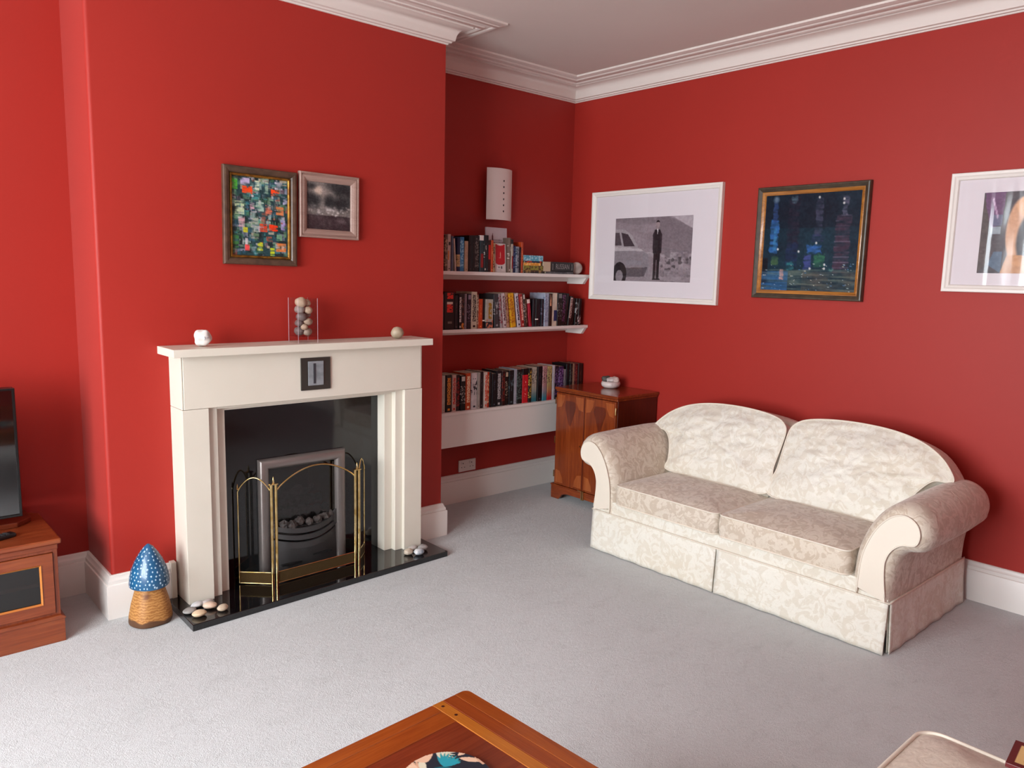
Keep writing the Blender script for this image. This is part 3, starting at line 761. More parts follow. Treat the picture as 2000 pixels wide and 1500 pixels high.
white_frame_pic('white-framed abstract poster cut off by the right edge of the photo', -2.536, -3.51, 1.483, 2.038, -2.680, -3.38, 1.573, 1.942, art_poster(), True, painted_mat('poster print', .4, .4))

# --- dark blue city painting
def art_city():
    P = Paint(150, 150, '0A1422'); P.put(P.fbm(4, 4, 3), '0E2634', .9); P.put(((P.Y > .35) * 1.0) * P.fbm(3, 6, 11), '164450', .6); rnd = random.Random(9)
    def tower(x0, x1, y0, y1, c, al=.8, seed=1):
        XJ = P.X + (P.fbm(30, 30, 77) - .5) * .035; YJ = P.Y + (P.fbm(30, 30, 78) - .5) * .05
        m = np.clip(np.minimum(XJ - x0, x1 - XJ) * 120, 0, 1) * np.clip(np.minimum(YJ - y0, y1 - YJ) * 60, 0, 1); P.put(m * np.clip(P.fbm(10, 50, seed, 2) * 1.6 - .1, 0, 1), c, al)
    tower(.07, .17, .26, .62, '2A5C96', 1, 3); tower(.09, .15, .05, .30, '28406E', .9, 4); tower(.11, .15, .36, .6, '3C7CA8', .8, 5); P.ell(.12, .05, .03, .03, '6A7C90', .8, .5)
    tower(.26, .39, .02, .70, '1C1C2C', 1, 6); tower(.28, .36, .02, .10, '4A6470', .9, 7); tower(.26, .39, .5, .75, '162A4C', .8, 8)
    tower(.55, .63, .04, .45, '3A3C50', .9, 9); tower(.52, .66, .42, .50, '3C3A66', .8, 10); tower(.48, .64, .52, .62, '2E5C9C', .95, 11); tower(.56, .68, .62, .76, '2C6048', .95, 12); tower(.46, .54, .62, .80, '3C4480', .9, 13)
    tower(.76, .92, .24, .82, '3A2C3C', 1, 14); tower(.82, .88, .04, .24, '4A4A5C', 1, 15)
    for k in range(11): P.strokes(.84, .24 + k * .052, .16, .012, '64586A', .6, k)
    P.rect(.0, .66, .07, 1, '0A0E16', .8); P.put((P.Y > .78) * np.clip(P.fbm(5, 60, 21, 2) * 2.2 - .8, 0, 1), '6A7468', .7); P.put((P.Y > .80) * (P.X < .3) * P.fbm(3, 50, 22, 2), '2C64A0', .9); P.put((P.Y > .8) * (P.X > .45) * P.fbm(12, 30, 23, 2), '5C5048', .7)
    tower(.20, .25, .78, .90, 'C08C84', 1, 24); tower(.10, .18, .64, .74, '3C5A3C', .9, 25); tower(.27, .36, .70, .80, '2C6E74', .9, 26); tower(.72, .78, .76, .80, '5C8C80', .9, 27)
    for k in range(90): P.ell(rnd.random(), rnd.uniform(.72, 1), rnd.uniform(.004, .012), .003, rnd.choice(['A8B4B0', '8CA0B0', 'C8C4B0', '4C7CA8']), .8)
    for (x, y) in ((.40, .595), (.58, .51), (.68, .73), (.68, .77), (.53, .77), (.83, .08), (.83, .12), (.58, .05), (.17, .57)): P.ell(x, y, .010, .012, 'D8D4D0', .9, .4)
    P.grain(.04, 50, 50); return P
t = picture('dark blue painting of night-time towers in a brown and gilt frame', 'painting', (-.002, -1.832, 1.728), R(-90), .64, .62, 0.0)
fw, fh = .322, .312
obj('frame', ring(-fw, fw, -fh, fh, [(0, 0), (0, .024), (.004, .030), (.010, .031), (.018, .026), (.028, .020), (.028, 0)]), plain('olive brown frame', '4E4234', .4, var='3A3026', vs=25, bump=.1), t)
ob = obj('gilt_slip', ring(-fw + .028, fw - .028, -fh + .028, fh - .028, [(0, 0), (0, .021), (.004, .023), (.010, .018), (.019, .012), (.019, 0)]), wood('copper gilt', '6A3A14', 'A86A2C', 'C8883C', 'X', .35, .2), t, smooth=60)
ob['label'] = 'coppery gilt inner frame'
painted('canvas', art_city(), painted_mat('blue oil paint', .3, .25, .3), t, -fw + .046, fw - .046, -fh + .046, fh - .046, -.007)

# ================================================================== alcove: shelves, lamp, socket
SD = -.203
for k, (z, th) in enumerate(((1.527, .022), (1.171, .020), (.655, .020))):
    t = thing('wall_shelf', ['top white shelf, holding the stack of books and a round stone', 'middle white shelf of the alcove, packed with upright books', 'bottom white shelf of the alcove with a deep white board beneath it'][k], 'shelf', (-.75, 0, z), 0, None)
    W('board', MB().box(CX1, -.002, SD, 0, z - th, z), M_WHITE, t, bevel=.002)
    if k < 2:
        W('bracket', MB().prism([(-.006, z - th), (-.197, z - th), (-.160, z - th - .045), (-.006, z - th - .045)], 'x', -.030, -.003), M_WHITE, t, bevel=.0015)
        W('batten', MB().box(CX1 + .002, -.032, -.020, 0, z - th - .030, z - th), M_WHITE, t, bevel=.001)
    else:
        W('apron_board', MB().box(CX1, -.002, SD + .008, SD + .026, .431, z - th), M_WHITE, t, bevel=.001)

t = thing('wall_light', 'white curved wall light with a column of six small holes, above the top shelf', 'wall light', (-.7315, 0, 1.866))
mb = MB(); n = 20; rad = .165; half = math.asin(.108 / rad); d0 = .088 - rad
so, si = [], []
for k in range(n + 1):
    a = -half + 2 * half * k / n
    so.append((rad * math.sin(a), -(d0 + rad * math.cos(a)))); si.append(((rad - .005) * math.sin(a), -(d0 + (rad - .005) * math.cos(a))))
mb.prism(so + si[::-1], 'z', 0, .327); obj('lamp_shade', mb, plain('white ceramic', 'E0D2CC', .5), t, smooth=35)
obj('back_plate', MB().box(-.03, .03, -.045, 0, .10, .22), M_WHITE, t)
ah = .004 / rad; M_HOLE = plain('dark hole', '120606', .9)
for k in range(6):
    zc = .056 + k * .0385; c = Vector((rad * math.sin(ah), -(d0 + rad * math.cos(ah)) - .0006, zc)); sd = Vector((math.cos(ah), math.sin(ah), 0))
    obj('light_hole', MB().add([c + sd * .0052 * math.cos(q) + Vector((0, 0, 1)) * .0068 * math.sin(q) for q in [2 * math.pi * j / 12 for j in range(12)]], [tuple(range(12))]), M_HOLE, t)

t = thing('wall_socket', 'white double electrical socket on the red alcove wall above the skirting', 'socket', (-.930, 0, .239))
obj('face_plate', MB().box(-.0715, .0715, -.009, 0, -.0395, .0395), plain('white plastic', 'DAD0CA', .35), t, bevel=.002)
for sx in (-.036, .036):
    obj('switch', MB().box(sx - .020, sx - .009, -.0125, -.009, .010, .027), plain('switch plastic', 'CFC6C0', .35), t, bevel=.0008)
    hh = MB().box(sx - .003, sx + .003, -.0096, -.009, .012, .020); hh.box(sx - .016, sx - .008, -.0096, -.009, -.012, -.008); hh.box(sx + .008, sx + .016, -.0096, -.009, -.012, -.008)
    obj('pin_holes', hh, plain('socket hole', '1A1210', .8), t)

# ================================================================== books
BOOKS = [
    ('top', -1.282, -1.272, 0.186, 0.0, 'A89888', '6b5c50', 'n', 'thin grey-beige paperback'),
    ('top', -1.272, -1.249, 0.214, 0.0, '5C4438', 'a88c70', 't', 'tall taupe-brown hardback'),
    ('top', -1.248, -1.223, 0.22, 0.0, 'C9AFA4', 'c77a3a', 'o', 'tall cream hardback with a black spot on its spine'),
    ('top', -1.222, -1.208, 0.21, 0.0, '5D6478', '3a4058', 'n', 'slim slate-grey book'),
    ('top', -1.2, -1.179, 0.197, -0.014, 'CBB2A2', 'a08060', 'n', 'leaning pinkish cream paperback'),
    ('top', -1.178, -1.153, 0.202, 0.0, '1F2A4C', 'c0a070', 'l', 'navy book with a cream patch low on its spine'),
    ('top', -1.152, -1.119, 0.208, 0.0, '2F7FB4', '8fc4dc', 't', 'bright blue book'),
    ('top', -1.117, -1.089, 0.185, 0.0, 'C6A98C', '8a6a4a', 'n', 'short tan paperback'),
    ('top', -1.087, -1.062, 0.221, 0.0, '1C1313', '4a3a38', 'n', 'tall very dark brown hardback'),
    ('top', -1.061, -1.036, 0.222, 0.0, '17100F', '3a302e', 'n', 'tall plain black hardback'),
    ('top', -1.035, -0.997, 0.221, 0.0, '191414', '6e6660', 't', 'thick black book with faint grey lettering'),
    ('top', -0.996, -0.966, 0.226, 0.0, '2A3A40', 'e8e0dc', 'w', 'black book with a white head and red foot'),
    ('top', -0.965, -0.946, 0.226, 0.0, '1B1D22', 'd8d8d0', 'p', 'black book with a white mark halfway up its spine'),
    ('top', -0.945, -0.923, 0.229, 0.0, '121014', '504850', 'n', 'black book with a white dot at its foot'),
    ('top', -0.922, -0.9, 0.199, 0.0, '3A1512', 'c01c18', 'c', 'dark book with a red disc on its spine'),
    ('top', -0.899, -0.881, 0.2, 0.0, 'C84A1C', 'f0b080', 'n', 'orange paperback'),
    ('top', -0.88, -0.866, 0.183, 0.0, 'B08A64', '50301c', 't', 'short brown and cream patterned paperback'),
    ('top', -0.752, -0.734, 0.222, 0.0, '7A6458', 'd8ccc0', 'p', 'grey-brown patterned book'),
    ('top', -0.734, -0.718, 0.213, 0.0, 'B8A898', '2a1c18', 'w', 'cream and black book'),
    ('top', -0.715, -0.688, 0.175, 0.0, '1B2550', '506090', 't', 'navy blue book'),
    ('top', -0.687, -0.664, 0.169, 0.0, '8C8C96', '303848', 't', 'grey book with a dark spot on its spine'),
    ('top', -0.662, -0.645, 0.165, 0.0, '201820', '605060', 'n', 'thin black book'),
    ('top', -0.64, -0.623, 0.2, 0.0, 'C44A20', 'f0a070', 'n', 'thin orange-red book'),
    ('middle', -1.283, -1.273, 0.215, 0.0, '8A8078', '585050', 'n', 'thin grey book'),
    ('middle', -1.271, -1.192, 0.229, 0.0, '1E1412', 'd83020', 'r', 'very thick black hardback with big red and white lettering'),
    ('middle', -1.19, -1.162, 0.209, 0.0, '1D1A1C', '5a5050', 'n', 'plain black paperback'),
    ('middle', -1.16, -1.135, 0.215, 0.0, '141214', 'c8c4c0', 'T', 'black book with large white vertical lettering'),
    ('middle', -1.134, -1.11, 0.213, 0.0, '251A18', 'd08030', 'f', 'black book with an orange flame shape at its foot'),
    ('middle', -1.109, -1.091, 0.218, 0.0, '8C7C84', '685c64', 'n', 'thin mauve-grey hardback'),
    ('middle', -1.09, -1.058, 0.219, 0.0, '201420', '8a7a8c', 'h', 'dark purple book with a pale mark near its head'),
    ('middle', -1.058, -1.01, 0.231, 0.0, 'D2C4AC', '2a2220', 'T', 'cream hardback with black vertical lettering'),
    ('middle', -1.009, -0.999, 0.212, 0.0, '8C5844', 'c0a890', 't', 'thin rust and cream speckled book'),
    ('middle', -0.998, -0.964, 0.186, 0.0, 'D0481C', 'e88850', 'n', 'short bright orange paperback'),
    ('middle', -0.963, -0.94, 0.186, 0.0, '140F10', 'f0e8e0', 'b', 'short black paperback with one white bar'),
    ('middle', -0.939, -0.878, 0.184, 0.0, 'B8B4A8', '9a7420', 'g', 'white book with mustard lettering and a dark foot'),
    ('middle', -0.876, -0.825, 0.217, -0.014, '3A3A3E', '9a9a9c', 'p', 'grey and black photographic hardback'),
    ('middle', -0.823, -0.79, 0.221, -0.028, 'A8989A', '7a2430', 't', 'leaning pale grey book with dull red lettering'),
    ('middle', -0.785, -0.756, 0.223, -0.025, 'D8C8C8', '5a3038', 'T', 'leaning pale pink book with dark lettering'),
    ('middle', -0.75, -0.728, 0.226, -0.024, 'B88A6C', '7a3c28', 't', 'leaning tan and rust patterned book'),
    ('middle', -0.726, -0.68, 0.223, -0.031, 'E0A418', 'a85a10', 't', 'bright yellow hardback'),
    ('middle', -0.66, -0.629, 0.223, -0.035, 'D8D0D8', '2a2840', 'T', 'leaning white book with black vertical lettering'),
    ('middle', -0.627, -0.601, 0.218, -0.028, 'A01C1C', 'e8b0a0', 'T', 'dark red book with pink vertical lettering'),
    ('middle', -0.6, -0.579, 0.221, -0.029, '403028', 'd0c8c0', 'h', 'dark brown book with a white head'),
    ('middle', -0.578, -0.566, 0.188, -0.019, '6A4A34', 'a8907c', 't', 'short brown paperback'),
    ('middle', -0.549, -0.525, 0.183, -0.025, 'B82038', 'e0c8c0', 'w', 'crimson paperback with a white head'),
    ('middle', -0.523, -0.5, 0.184, 0.0, '16121A', '3a3440', 'n', 'slim black paperback, one of a matching set'),
    ('middle', -0.499, -0.474, 0.184, 0.0, '14141A', 'f0e8e0', 'b', 'black paperback crossed by a white bar, in a matching set'),
    ('middle', -0.473, -0.449, 0.185, 0.0, '181420', '4a4458', 'n', 'black paperback with a grey foot, one of a matching set'),
    ('middle', -0.449, -0.425, 0.185, 0.0, '1A1824', '5a5468', 'p', 'black paperback with a grey shine, last of a matching set'),  # spine mottled with grey patches
    ('middle', -0.423, -0.383, 0.225, 0.0, 'A8B0C4', '788098', 't', 'tall pale blue-grey hardback'),
    ('middle', -0.381, -0.35, 0.222, 0.0, '2A1814', 'c89070', 'F', 'dark brown book with a pale figure at its head'),
    ('middle', -0.348, -0.3, 0.226, 0.0, 'D8C8B4', '1c2c58', 'N', 'cream hardback with a navy block on its lower spine'),
    ('middle', -0.298, -0.252, 0.227, 0.0, '15100F', '707070', 'h', 'thick black hardback with a grey mark at its head'),
    ('middle', -0.251, -0.221, 0.226, 0.01, '181012', '6a3a60', 't', 'black book with purple flecks, leaning right'),
    ('middle', -0.22, -0.195, 0.222, 0.019, '140E0E', '502c28', 'n', 'plain black book leaning right'),
    ('middle', -0.194, -0.168, 0.203, 0.023, '1A1212', 'd8b8b0', 'L', 'black book with a long white title panel, leaning right'),
    ('middle', -0.167, -0.129, 0.19, 0.022, '16100F', '4a3a38', 'n', 'black paperback leaning right'),
    ('middle', -0.128, -0.094, 0.187, 0.014, '181414', '8a8a8c', 'p', 'black paperback with a grey streak, leaning right'),
    ('middle', -0.092, -0.062, 0.187, 0.01, '1A1012', 'd0b0b0', 's', 'black paperback with pale lettering at its foot'),
    ('bottom', -1.274, -1.246, 0.233, 0.0, 'BDB0A4', '9a8c80', 'n', 'cream hardback with a plain spine'),
    ('bottom', -1.243, -1.199, 0.234, 0.0, '1A100E', 'd8882c', 'T', 'black paperback with amber vertical lettering'),
    ('bottom', -1.195, -1.162, 0.231, 0.0, 'C8A89C', 'b82820', 'T', 'cream paperback with red vertical lettering'),
    ('bottom', -1.159, -1.132, 0.229, 0.0, '220F10', '8a1c1c', 't', 'black and dark red paperback'),
    ('bottom', -1.129, -1.089, 0.223, 0.0, '16181A', 'c8c4bc', 'h', 'black paperback with a white figure at its head'),
    ('bottom', -1.085, -1.045, 0.234, 0.0, 'C84A1C', 'e8d4b0', 'T', 'orange paperback with cream vertical lettering'),
    ('bottom', -1.041, -0.997, 0.234, 0.0, 'D0C8C8', '2c2c34', 'p', 'white paperback with a black photograph on its spine'),
    ('bottom', -0.995, -0.972, 0.234, 0.0, 'A8A098', '706860', 'n', 'grey-cream paperback'),
    ('bottom', -0.969, -0.942, 0.237, 0.0, '1C1014', '6a5c60', 'n', 'black paperback with plain dark spine'),
    ('bottom', -0.938, -0.913, 0.233, 0.0, 'D8C0B4', 'd04020', 'T', 'pinkish white paperback with orange-red lettering'),
    ('bottom', -0.912, -0.894, 0.231, 0.0, 'C83A18', 'e8b890', 't', 'orange-red patterned slim paperback'),
    ('bottom', -0.893, -0.874, 0.23, 0.0, '160E10', '50302c', 'n', 'slim black paperback'),
    ('bottom', -0.871, -0.832, 0.218, 0.0, '14161C', '4a5668', 'n', 'black paperback with a blue tint'),
    ('bottom', -0.829, -0.786, 0.234, 0.0, '1A1A20', 'b8b8b8', 'T', 'black hardback with white vertical lettering'),
    ('bottom', -0.784, -0.757, 0.229, 0.0, '2C1010', '7a2820', 't', 'maroon speckled paperback'),
    ('bottom', -0.754, -0.724, 0.226, 0.0, '1C1614', 'b8a890', 'h', 'black paperback with a cream head'),
    ('bottom', -0.721, -0.679, 0.23, 0.0, '12181C', '4c6068', 'p', 'dark teal-black paperback'),
    ('bottom', -0.676, -0.649, 0.236, 0.0, 'A4A8B4', '7c8090', 'n', 'slim pale blue-grey hardback'),
    ('bottom', -0.646, -0.602, 0.231, 0.0, '141818', '50605c', 't', 'black and dark green paperback'),
    ('bottom', -0.598, -0.547, 0.233, 0.0, 'D01C28', 'f0b0a8', 'k', 'bright scarlet paperback with a black head'),
    ('bottom', -0.544, -0.518, 0.234, 0.0, '181410', 'b89840', 't', 'slim black paperback with yellow lettering'),
    ('bottom', -0.513, -0.464, 0.237, 0.0, 'B8B0A0', '2c6c78', 'G', 'cream paperback fading to teal at its foot'),
    ('bottom', -0.461, -0.419, 0.241, 0.0, '141014', '504858', 'n', 'tall black paperback'),
    ('bottom', -0.414, -0.374, 0.241, 0.0, 'C08C8C', '3c8090', 'G', 'pink paperback with a teal foot and small dark figure'),
    ('bottom', -0.369, -0.324, 0.237, 0.0, 'BCA870', 'b82028', 'G', 'buff paperback with a crimson foot'),
    ('bottom', -0.319, -0.294, 0.24, 0.0, 'C8C4CC', 'a8a4b0', 'n', 'slim white paperback'),
    ('bottom', -0.291, -0.255, 0.233, 0.0, '1C1420', '6a4a78', 't', 'black paperback with violet lettering'),
    ('bottom', -0.254, -0.206, 0.228, 0.0, '38204C', '8a68a0', 't', 'purple paperback'),
    ('bottom', -0.203, -0.18, 0.204, 0.0, '8C8890', '504c58', 'n', 'slim short grey paperback'),
    ('bottom', -0.176, -0.147, 0.242, 0.0, '141418', '3c3c44', 'n', 'tall blue-black hardback'),
    ('bottom', -0.144, -0.119, 0.242, 0.0, '12100E', '484440', 't', 'slim tall black hardback'),
    ('bottom', -0.117, -0.099, 0.241, 0.0, 'A88068', '584030', 'n', 'thin tall brown and cream book'),
    ('bottom', -0.096, -0.064, 0.239, 0.0, '501418', '8a3c38', 't', 'tall dark red hardback'),
    ('bottom', -0.06, -0.015, 0.238, 0.0, '2A1412', '6a3c30', 'n', 'tall reddish black hardback against the wall'),
]
def spine_mat(name, c, a, st, w, h):
    m = NT(name); c = lin(c); a = lin(a)
    def rgb(v): return [ (x * 12.92 if x <= .0031308 else 1.055 * x ** (1 / 2.4) - .055) for x in v]
    C, A = rgb(c), rgb(a)
    sep = m.n('ShaderNodeSeparateXYZ'); m.l(m.tc.outputs['Generated'], sep.inputs[0]); gx, gz = sep.outputs[0], sep.outputs[2]
    front = m.math('LESS_THAN', sep.outputs[1], .12)
    def band(lo, hi, v=gz): return m.math('MULTIPLY', m.math('GREATER_THAN', v, lo), m.math('LESS_THAN', v, hi))
    def text(sx, sz, th, seed=0):
        mp = m.mapping((sx, 1, sz), 'Object'); nz = m.noise(1.0, 1, mp); return m.math('GREATER_THAN', nz, th)
    col = m.ramp(m.noise(22, 3), [(.35, C), (.7, [min(1, x * .82 + .01) for x in C])])
    def put(mask, cc, col): return m.mix(m.math('MULTIPLY', mask, front), col, cc)
    sd = random.random()
    if st == 'n':
        col = put(m.math('MULTIPLY', m.math('MULTIPLY', band(.35 + sd * .2, .8), band(.35, .65, gx)), text(300, 90, .55)), A, col); col = put(m.math('MULTIPLY', band(.05, .09), band(.35, .65, gx)), A, col)
    elif st == 't': col = put(m.math('MULTIPLY', band(.12, .93), text(120, 70, .52)), A, col)
    elif st in 'TL':
        if st == 'L': col = put(m.math('MULTIPLY', band(.25, .95), band(.1, .9, gx)), A, col); A2 = [.25, .12, .12]
        else: A2 = A
        col = put(m.math('MULTIPLY', m.math('MULTIPLY', band(.2, .92), band(.22, .8, gx)), text(170, 110, .46)), A2, col)
        if st == 'T': col = put(m.math('MULTIPLY', band(.04, .10), band(.3, .7, gx)), A, col)
    elif st == 'o': col = put(m.math('MULTIPLY', band(.3, .55), band(.1, .45, gx)), A, col); col = put(m.math('MULTIPLY', band(.70, .79), band(.3, .8, gx)), [.07, .05, .05], col); col = put(m.math('MULTIPLY', band(.05, .08), band(.35, .7, gx)), [.07, .05, .05], col)
    elif st == 'l': col = put(band(.14, .50), A, col); col = put(m.math('MULTIPLY', band(.2, .45), text(200, 120, .55)), [.3, .25, .2], col)
    elif st == 'w': col = put(band(.86, 1.0), A, col); col = put(m.math('MULTIPLY', band(.12, .5), band(.2, .9, gx)), [.55, .12, .12], col)
    elif st == 'p': col = put(m.math('MULTIPLY', band(.4, .85), text(60, 40, .53)), A, col); col = put(m.math('MULTIPLY', band(.05, .1), band(.3, .7, gx)), A, col)
    elif st == 'c': col = put(band(.4, .85), A, col)
    elif st == 'r': col = put(m.math('MULTIPLY', band(.82, .98), m.math('MULTIPLY', band(.28, .85, gx), text(30, 95, .42))), A, col); col = put(m.math('MULTIPLY', band(.46, .74), m.math('MULTIPLY', band(.26, .82, gx), text(45, 110, .42))), A, col); col = put(m.math('MULTIPLY', band(.68, .74), band(.26, .82, gx)), [.85, .78, .72], col); col = put(m.math('MULTIPLY', band(.16, .22), band(.35, .75, gx)), [.45, .4, .36], col)
    elif st == 'f': col = put(m.math('MULTIPLY', band(.0, .18), text(60, 40, .45)), A, col); col = put(m.math('MULTIPLY', band(.4, .9), text(100, 60, .56)), [.5, .3, .25], col)
    elif st == 'h': col = put(m.math('MULTIPLY', band(.84, .97), band(.2, .85, gx)), A, col); col = put(m.math('MULTIPLY', band(.2, .7), text(160, 80, .58)), A, col)
    elif st == 'b': col = put(band(.245, .29), A, col)
    elif st == 'g': col = put(m.math('MULTIPLY', band(.32, .88), m.math('MULTIPLY', band(.35, .8, gx), text(90, 55, .42))), A, col); col = put(band(.0, .22), [.16, .16, .18], col); col = put(m.math('MULTIPLY', band(.0, .3), text(60, 40, .52)), [.75, .45, .35], col)
    elif st == 'F': col = put(m.math('MULTIPLY', band(.62, .97), m.math('MULTIPLY', band(.2, .7, gx), text(50, 22, .42))), A, col)
    elif st == 'N': col = put(m.math('MULTIPLY', band(.15, .48), band(.35, 1.1, gx)), A, col)
    elif st == 's': col = put(m.math('MULTIPLY', band(.05, .35), text(160, 90, .52)), A, col)
    elif st == 'k': col = put(band(.82, 1.01), [.07, .06, .07], col); col = put(m.math('MULTIPLY', m.math('MULTIPLY', band(.1, .7), band(.3, .7, gx)), text(220, 60, .62)), A, col)
    elif st == 'G': col = put(m.ramp(gz, [(.08, 1.0), (.45, 0.0)]), A, col); col = put(m.math('MULTIPLY', band(.5, .95), text(130, 80, .56)), [.3, .25, .22], col)
    m.base(col); m.set(.42, 0, .4); return m.m
M_PAGE = plain('book pages', 'C8B8A0', .85, var='B4A48C', vs=80)
def book_mesh(w, h, d, hard):
    """spine faces -y, origin at the bottom front left corner"""
    t = .0022 if hard else .0010; ov = .003 if hard else .0
    r = min(.005, w * .25); n = 5
    out = [(0, d), (0, r)] + [(r - r * math.cos(math.pi / 2 * k / n), r - r * math.sin(math.pi / 2 * k / n)) for k in range(1, n)] + [(r, 0), (w - r, 0)] + [(w - r + r * math.sin(math.pi / 2 * k / n), r - r * math.cos(math.pi / 2 * k / n)) for k in range(1, n + 1)] + [(w, d), (w - t, d), (w - t, r + t), (t, r + t), (t, d)]
    cov = MB().prism(out, 'z', 0, h)
    pg = MB().box(t + .0003, w - t - .0003, r + t + .0005, d - ov - .001, ov, h - ov - .0008)
    return cov, pg
SHELFZ = {'top': 1.527, 'middle': 1.171, 'bottom': .655}; SHELFY = {'top': -.185, 'middle': -.185, 'bottom': -.180}
prev = {}
random.seed(21)
for i, (sh, x0, x1, h, lean, c, a, st, desc) in enumerate(BOOKS):
    tn = lean / h
    px1, ptn = prev.get(sh, (-9, 0))
    x0 = max(x0, px1 + .0006 + max(0, .226 * (ptn - tn)))
    if x1 - x0 < .008: x1 = x0 + .008
    prev[sh] = (x1 + .0004, tn); w = (x1 - x0) * math.cos(math.atan(tn)); d = random.uniform(.125, .145) if h < .21 else random.uniform(.145, .160)
    y = SHELFY[sh] + random.uniform(-.004, .006) - (.0 if h > .2 else -.004)
    hard = 'hardback' in desc
    lab = desc + (' on the %s shelf' % sh) if 'leaning' not in desc[:8] else desc + ' on the %s shelf' % sh
    t = thing('book', lab, 'book', (0, y, SHELFZ[sh]), 0, 'books on the %s shelf' % sh)
    cov, pg = book_mesh(w, h, d, hard)
    if tn > 0:
        cov.xf(lambda p: (p[0] - w, p[1], p[2])); pg.xf(lambda p: (p[0] - w, p[1], p[2])); t.location.x = x1
    else: t.location.x = x0
    t.rotation_euler = (0, math.atan(tn), 0)
    obj('cover', cov, spine_mat('spine %d' % i, c, a, st, w, h), t); obj('pages', pg, M_PAGE, t)

# face-out booklets on the top shelf
TZ = 1.527
t = thing('brochure', 'tall pale brochure with a grey drawing, standing face-out on the top shelf', 'brochure', (-.806, -.125, TZ)); t.rotation_euler = (R(-2), 0, 0)
P = Paint(70, 110, 'C4B8BC'); P.put(P.fbm(4, 4, 3), 'A8A0A8', .5); rnd = random.Random(1)
P.poly([(.26, .35), (.27, .20), (.32, .12), (.34, .20), (.36, .35)], '5A2A30'); P.rect(.20, .27, .76, .285, '4A444A'); P.poly([(.18, .28), (.05, .40), (.2, .42), (.45, .34)], '4A3038', .7)
for k in range(40): P.ell(rnd.gauss(.6, .16), rnd.gauss(.42, .06), .02, .02, rnd.choice(['4A4448', '7A6A70', '8C3030', '2C282C']), .8, .4)
P.rect(0, .5, 1, 1, 'B8ACA8')
obj('card', MB().box(-.088, .088, 0, .010, 0, .285), plain('white brochure edge', 'C8BCC0', .5), t); painted('front_cover', P, painted_mat('brochure print', .45), t, -.0875, .0875, .001, .284, -.0006)
t = thing('booklet', 'white booklet with a big red panel, standing face-out on the top shelf', 'booklet', (-.806, -.163, TZ)); t.rotation_euler = (R(-3), 0, 0)
P = Paint(60, 110, 'D8D0CC'); P.rect(.06, .03, .94, .66, 'B81420'); P.ell(.5, .66, .44, .09, 'B81420'); P.ell(.5, .03, .30, .04, 'D8D0CC'); P.ell(.52, .40, .035, .11, 'E0B8A0', .9, .3); P.ell(.46, .50, .10, .02, 'D89888', .6, .4); P.rect(.3, .80, .45, .86, '6A6468', .7); P.rect(.55, .79, .68, .88, '3A3840', .8); P.rect(.2, .92, .6, .94, 'A09898')
obj('card', MB().box(-.046, .046, 0, .012, 0, .184), plain('booklet edge', 'D4CCC8', .5), t); painted('front_cover', P, painted_mat('booklet print', .4), t, -.0456, .0456, .001, .183, -.0006)

# stack of books lying flat, spines out
zz = TZ
for (xa, xb, th, c, a, lab) in ((-.618, -.440, .010, '241A1C', '8a7050', 'thin dark book at the bottom of the flat stack on the top shelf'), (-.618, -.446, .010, '4A3420', 'a08040', 'thin olive-brown book, second from the bottom of the flat stack'),
        (-.620, -.444, .030, '8A8430', '5c3c20', 'mustard green book in the middle of the flat stack on the top shelf'), (-.620, -.466, .018, 'D8902C', 'f0c070', 'golden orange book in the flat stack on the top shelf'),
        (-.610, -.462, .012, '1C3048', 'c04020', 'thin navy book under the light blue one in the flat stack'), (-.621, -.446, .036, '58A0B8', 'a8d0dc', 'light blue book on top of the flat stack on the top shelf')):
    t = thing('book', lab, 'book', (xa, -.182, zz), 0, 'books lying flat on the top shelf'); w = xb - xa
    cov = MB(); cov.prism([(0, 0), (.12, 0), (.12, .0012), (.003, .0012), (.003, th - .0012), (.12, th - .0012), (.12, th), (0, th)], 'x', 0, w)
    m = NT('flat spine'); nz = m.noise(1, 2, m.mapping((60, 1, 60))); m.base(m.ramp(nz, [(.5, c), (.56, a)])); m.set(.4)
    obj('cover', cov, m.m, t); obj('pages', MB().box(.002, w - .002, .004, .118, .0015, th - .0015), M_PAGE, t); zz += th + .0002
t = thing('book', 'thin grey book lying flat beneath the big dictionary', 'book', (-.420, -.186, TZ), 0, 'books lying flat on the top shelf')
cov = MB(); cov.prism([(0, 0), (.12, 0), (.12, .001), (.003, .001), (.003, .013), (.12, .013), (.12, .014), (0, .014)], 'x', 0, .27); obj('cover', cov, plain('grey cover', '3A3638', .4, var='6A6668', vs=40), t); obj('pages', MB().box(.002, .268, .004, .118, .0015, .0125), M_PAGE, t)
t = thing('dictionary', 'big black dictionary lying flat with the word RUSSIAN on its spine', 'book', (-.372, -.183, TZ + .0145), 0, 'books lying flat on the top shelf')
cov = MB(); th = .066; rr = [(.006 * (1 - math.sin(math.pi * k / 8)), th * k / 8) for k in range(9)]
cov.prism([(.125, 0)] + [(p[0], p[1]) for p in rr] + [(.125, th), (.125, th - .002), (.010, th - .002), (.010, .002), (.125, .002)], 'x', 0, .225)
obj('cover', cov, plain('black dictionary cover', '1E191A', .45, var='2A2424', vs=30), t)
obj('pages', MB().box(-.0, .222, .011, .122, .0022, th - .0022), M_PAGE, t)
fc = bpy.data.curves.new('title', 'FONT'); fc.body = 'RUSSIAN'; fc.size = .043; fc.align_x = 'CENTER'; fc.align_y = 'CENTER'; fc.extrude = .0002
fo = bpy.data.objects.new('title_src', fc); COL.objects.link(fo)
bpy.context.view_layer.update()
me = bpy.data.meshes.new_from_object(fo.evaluated_get(bpy.context.evaluated_depsgraph_get())); bpy.data.objects.remove(fo, do_unlink=True)
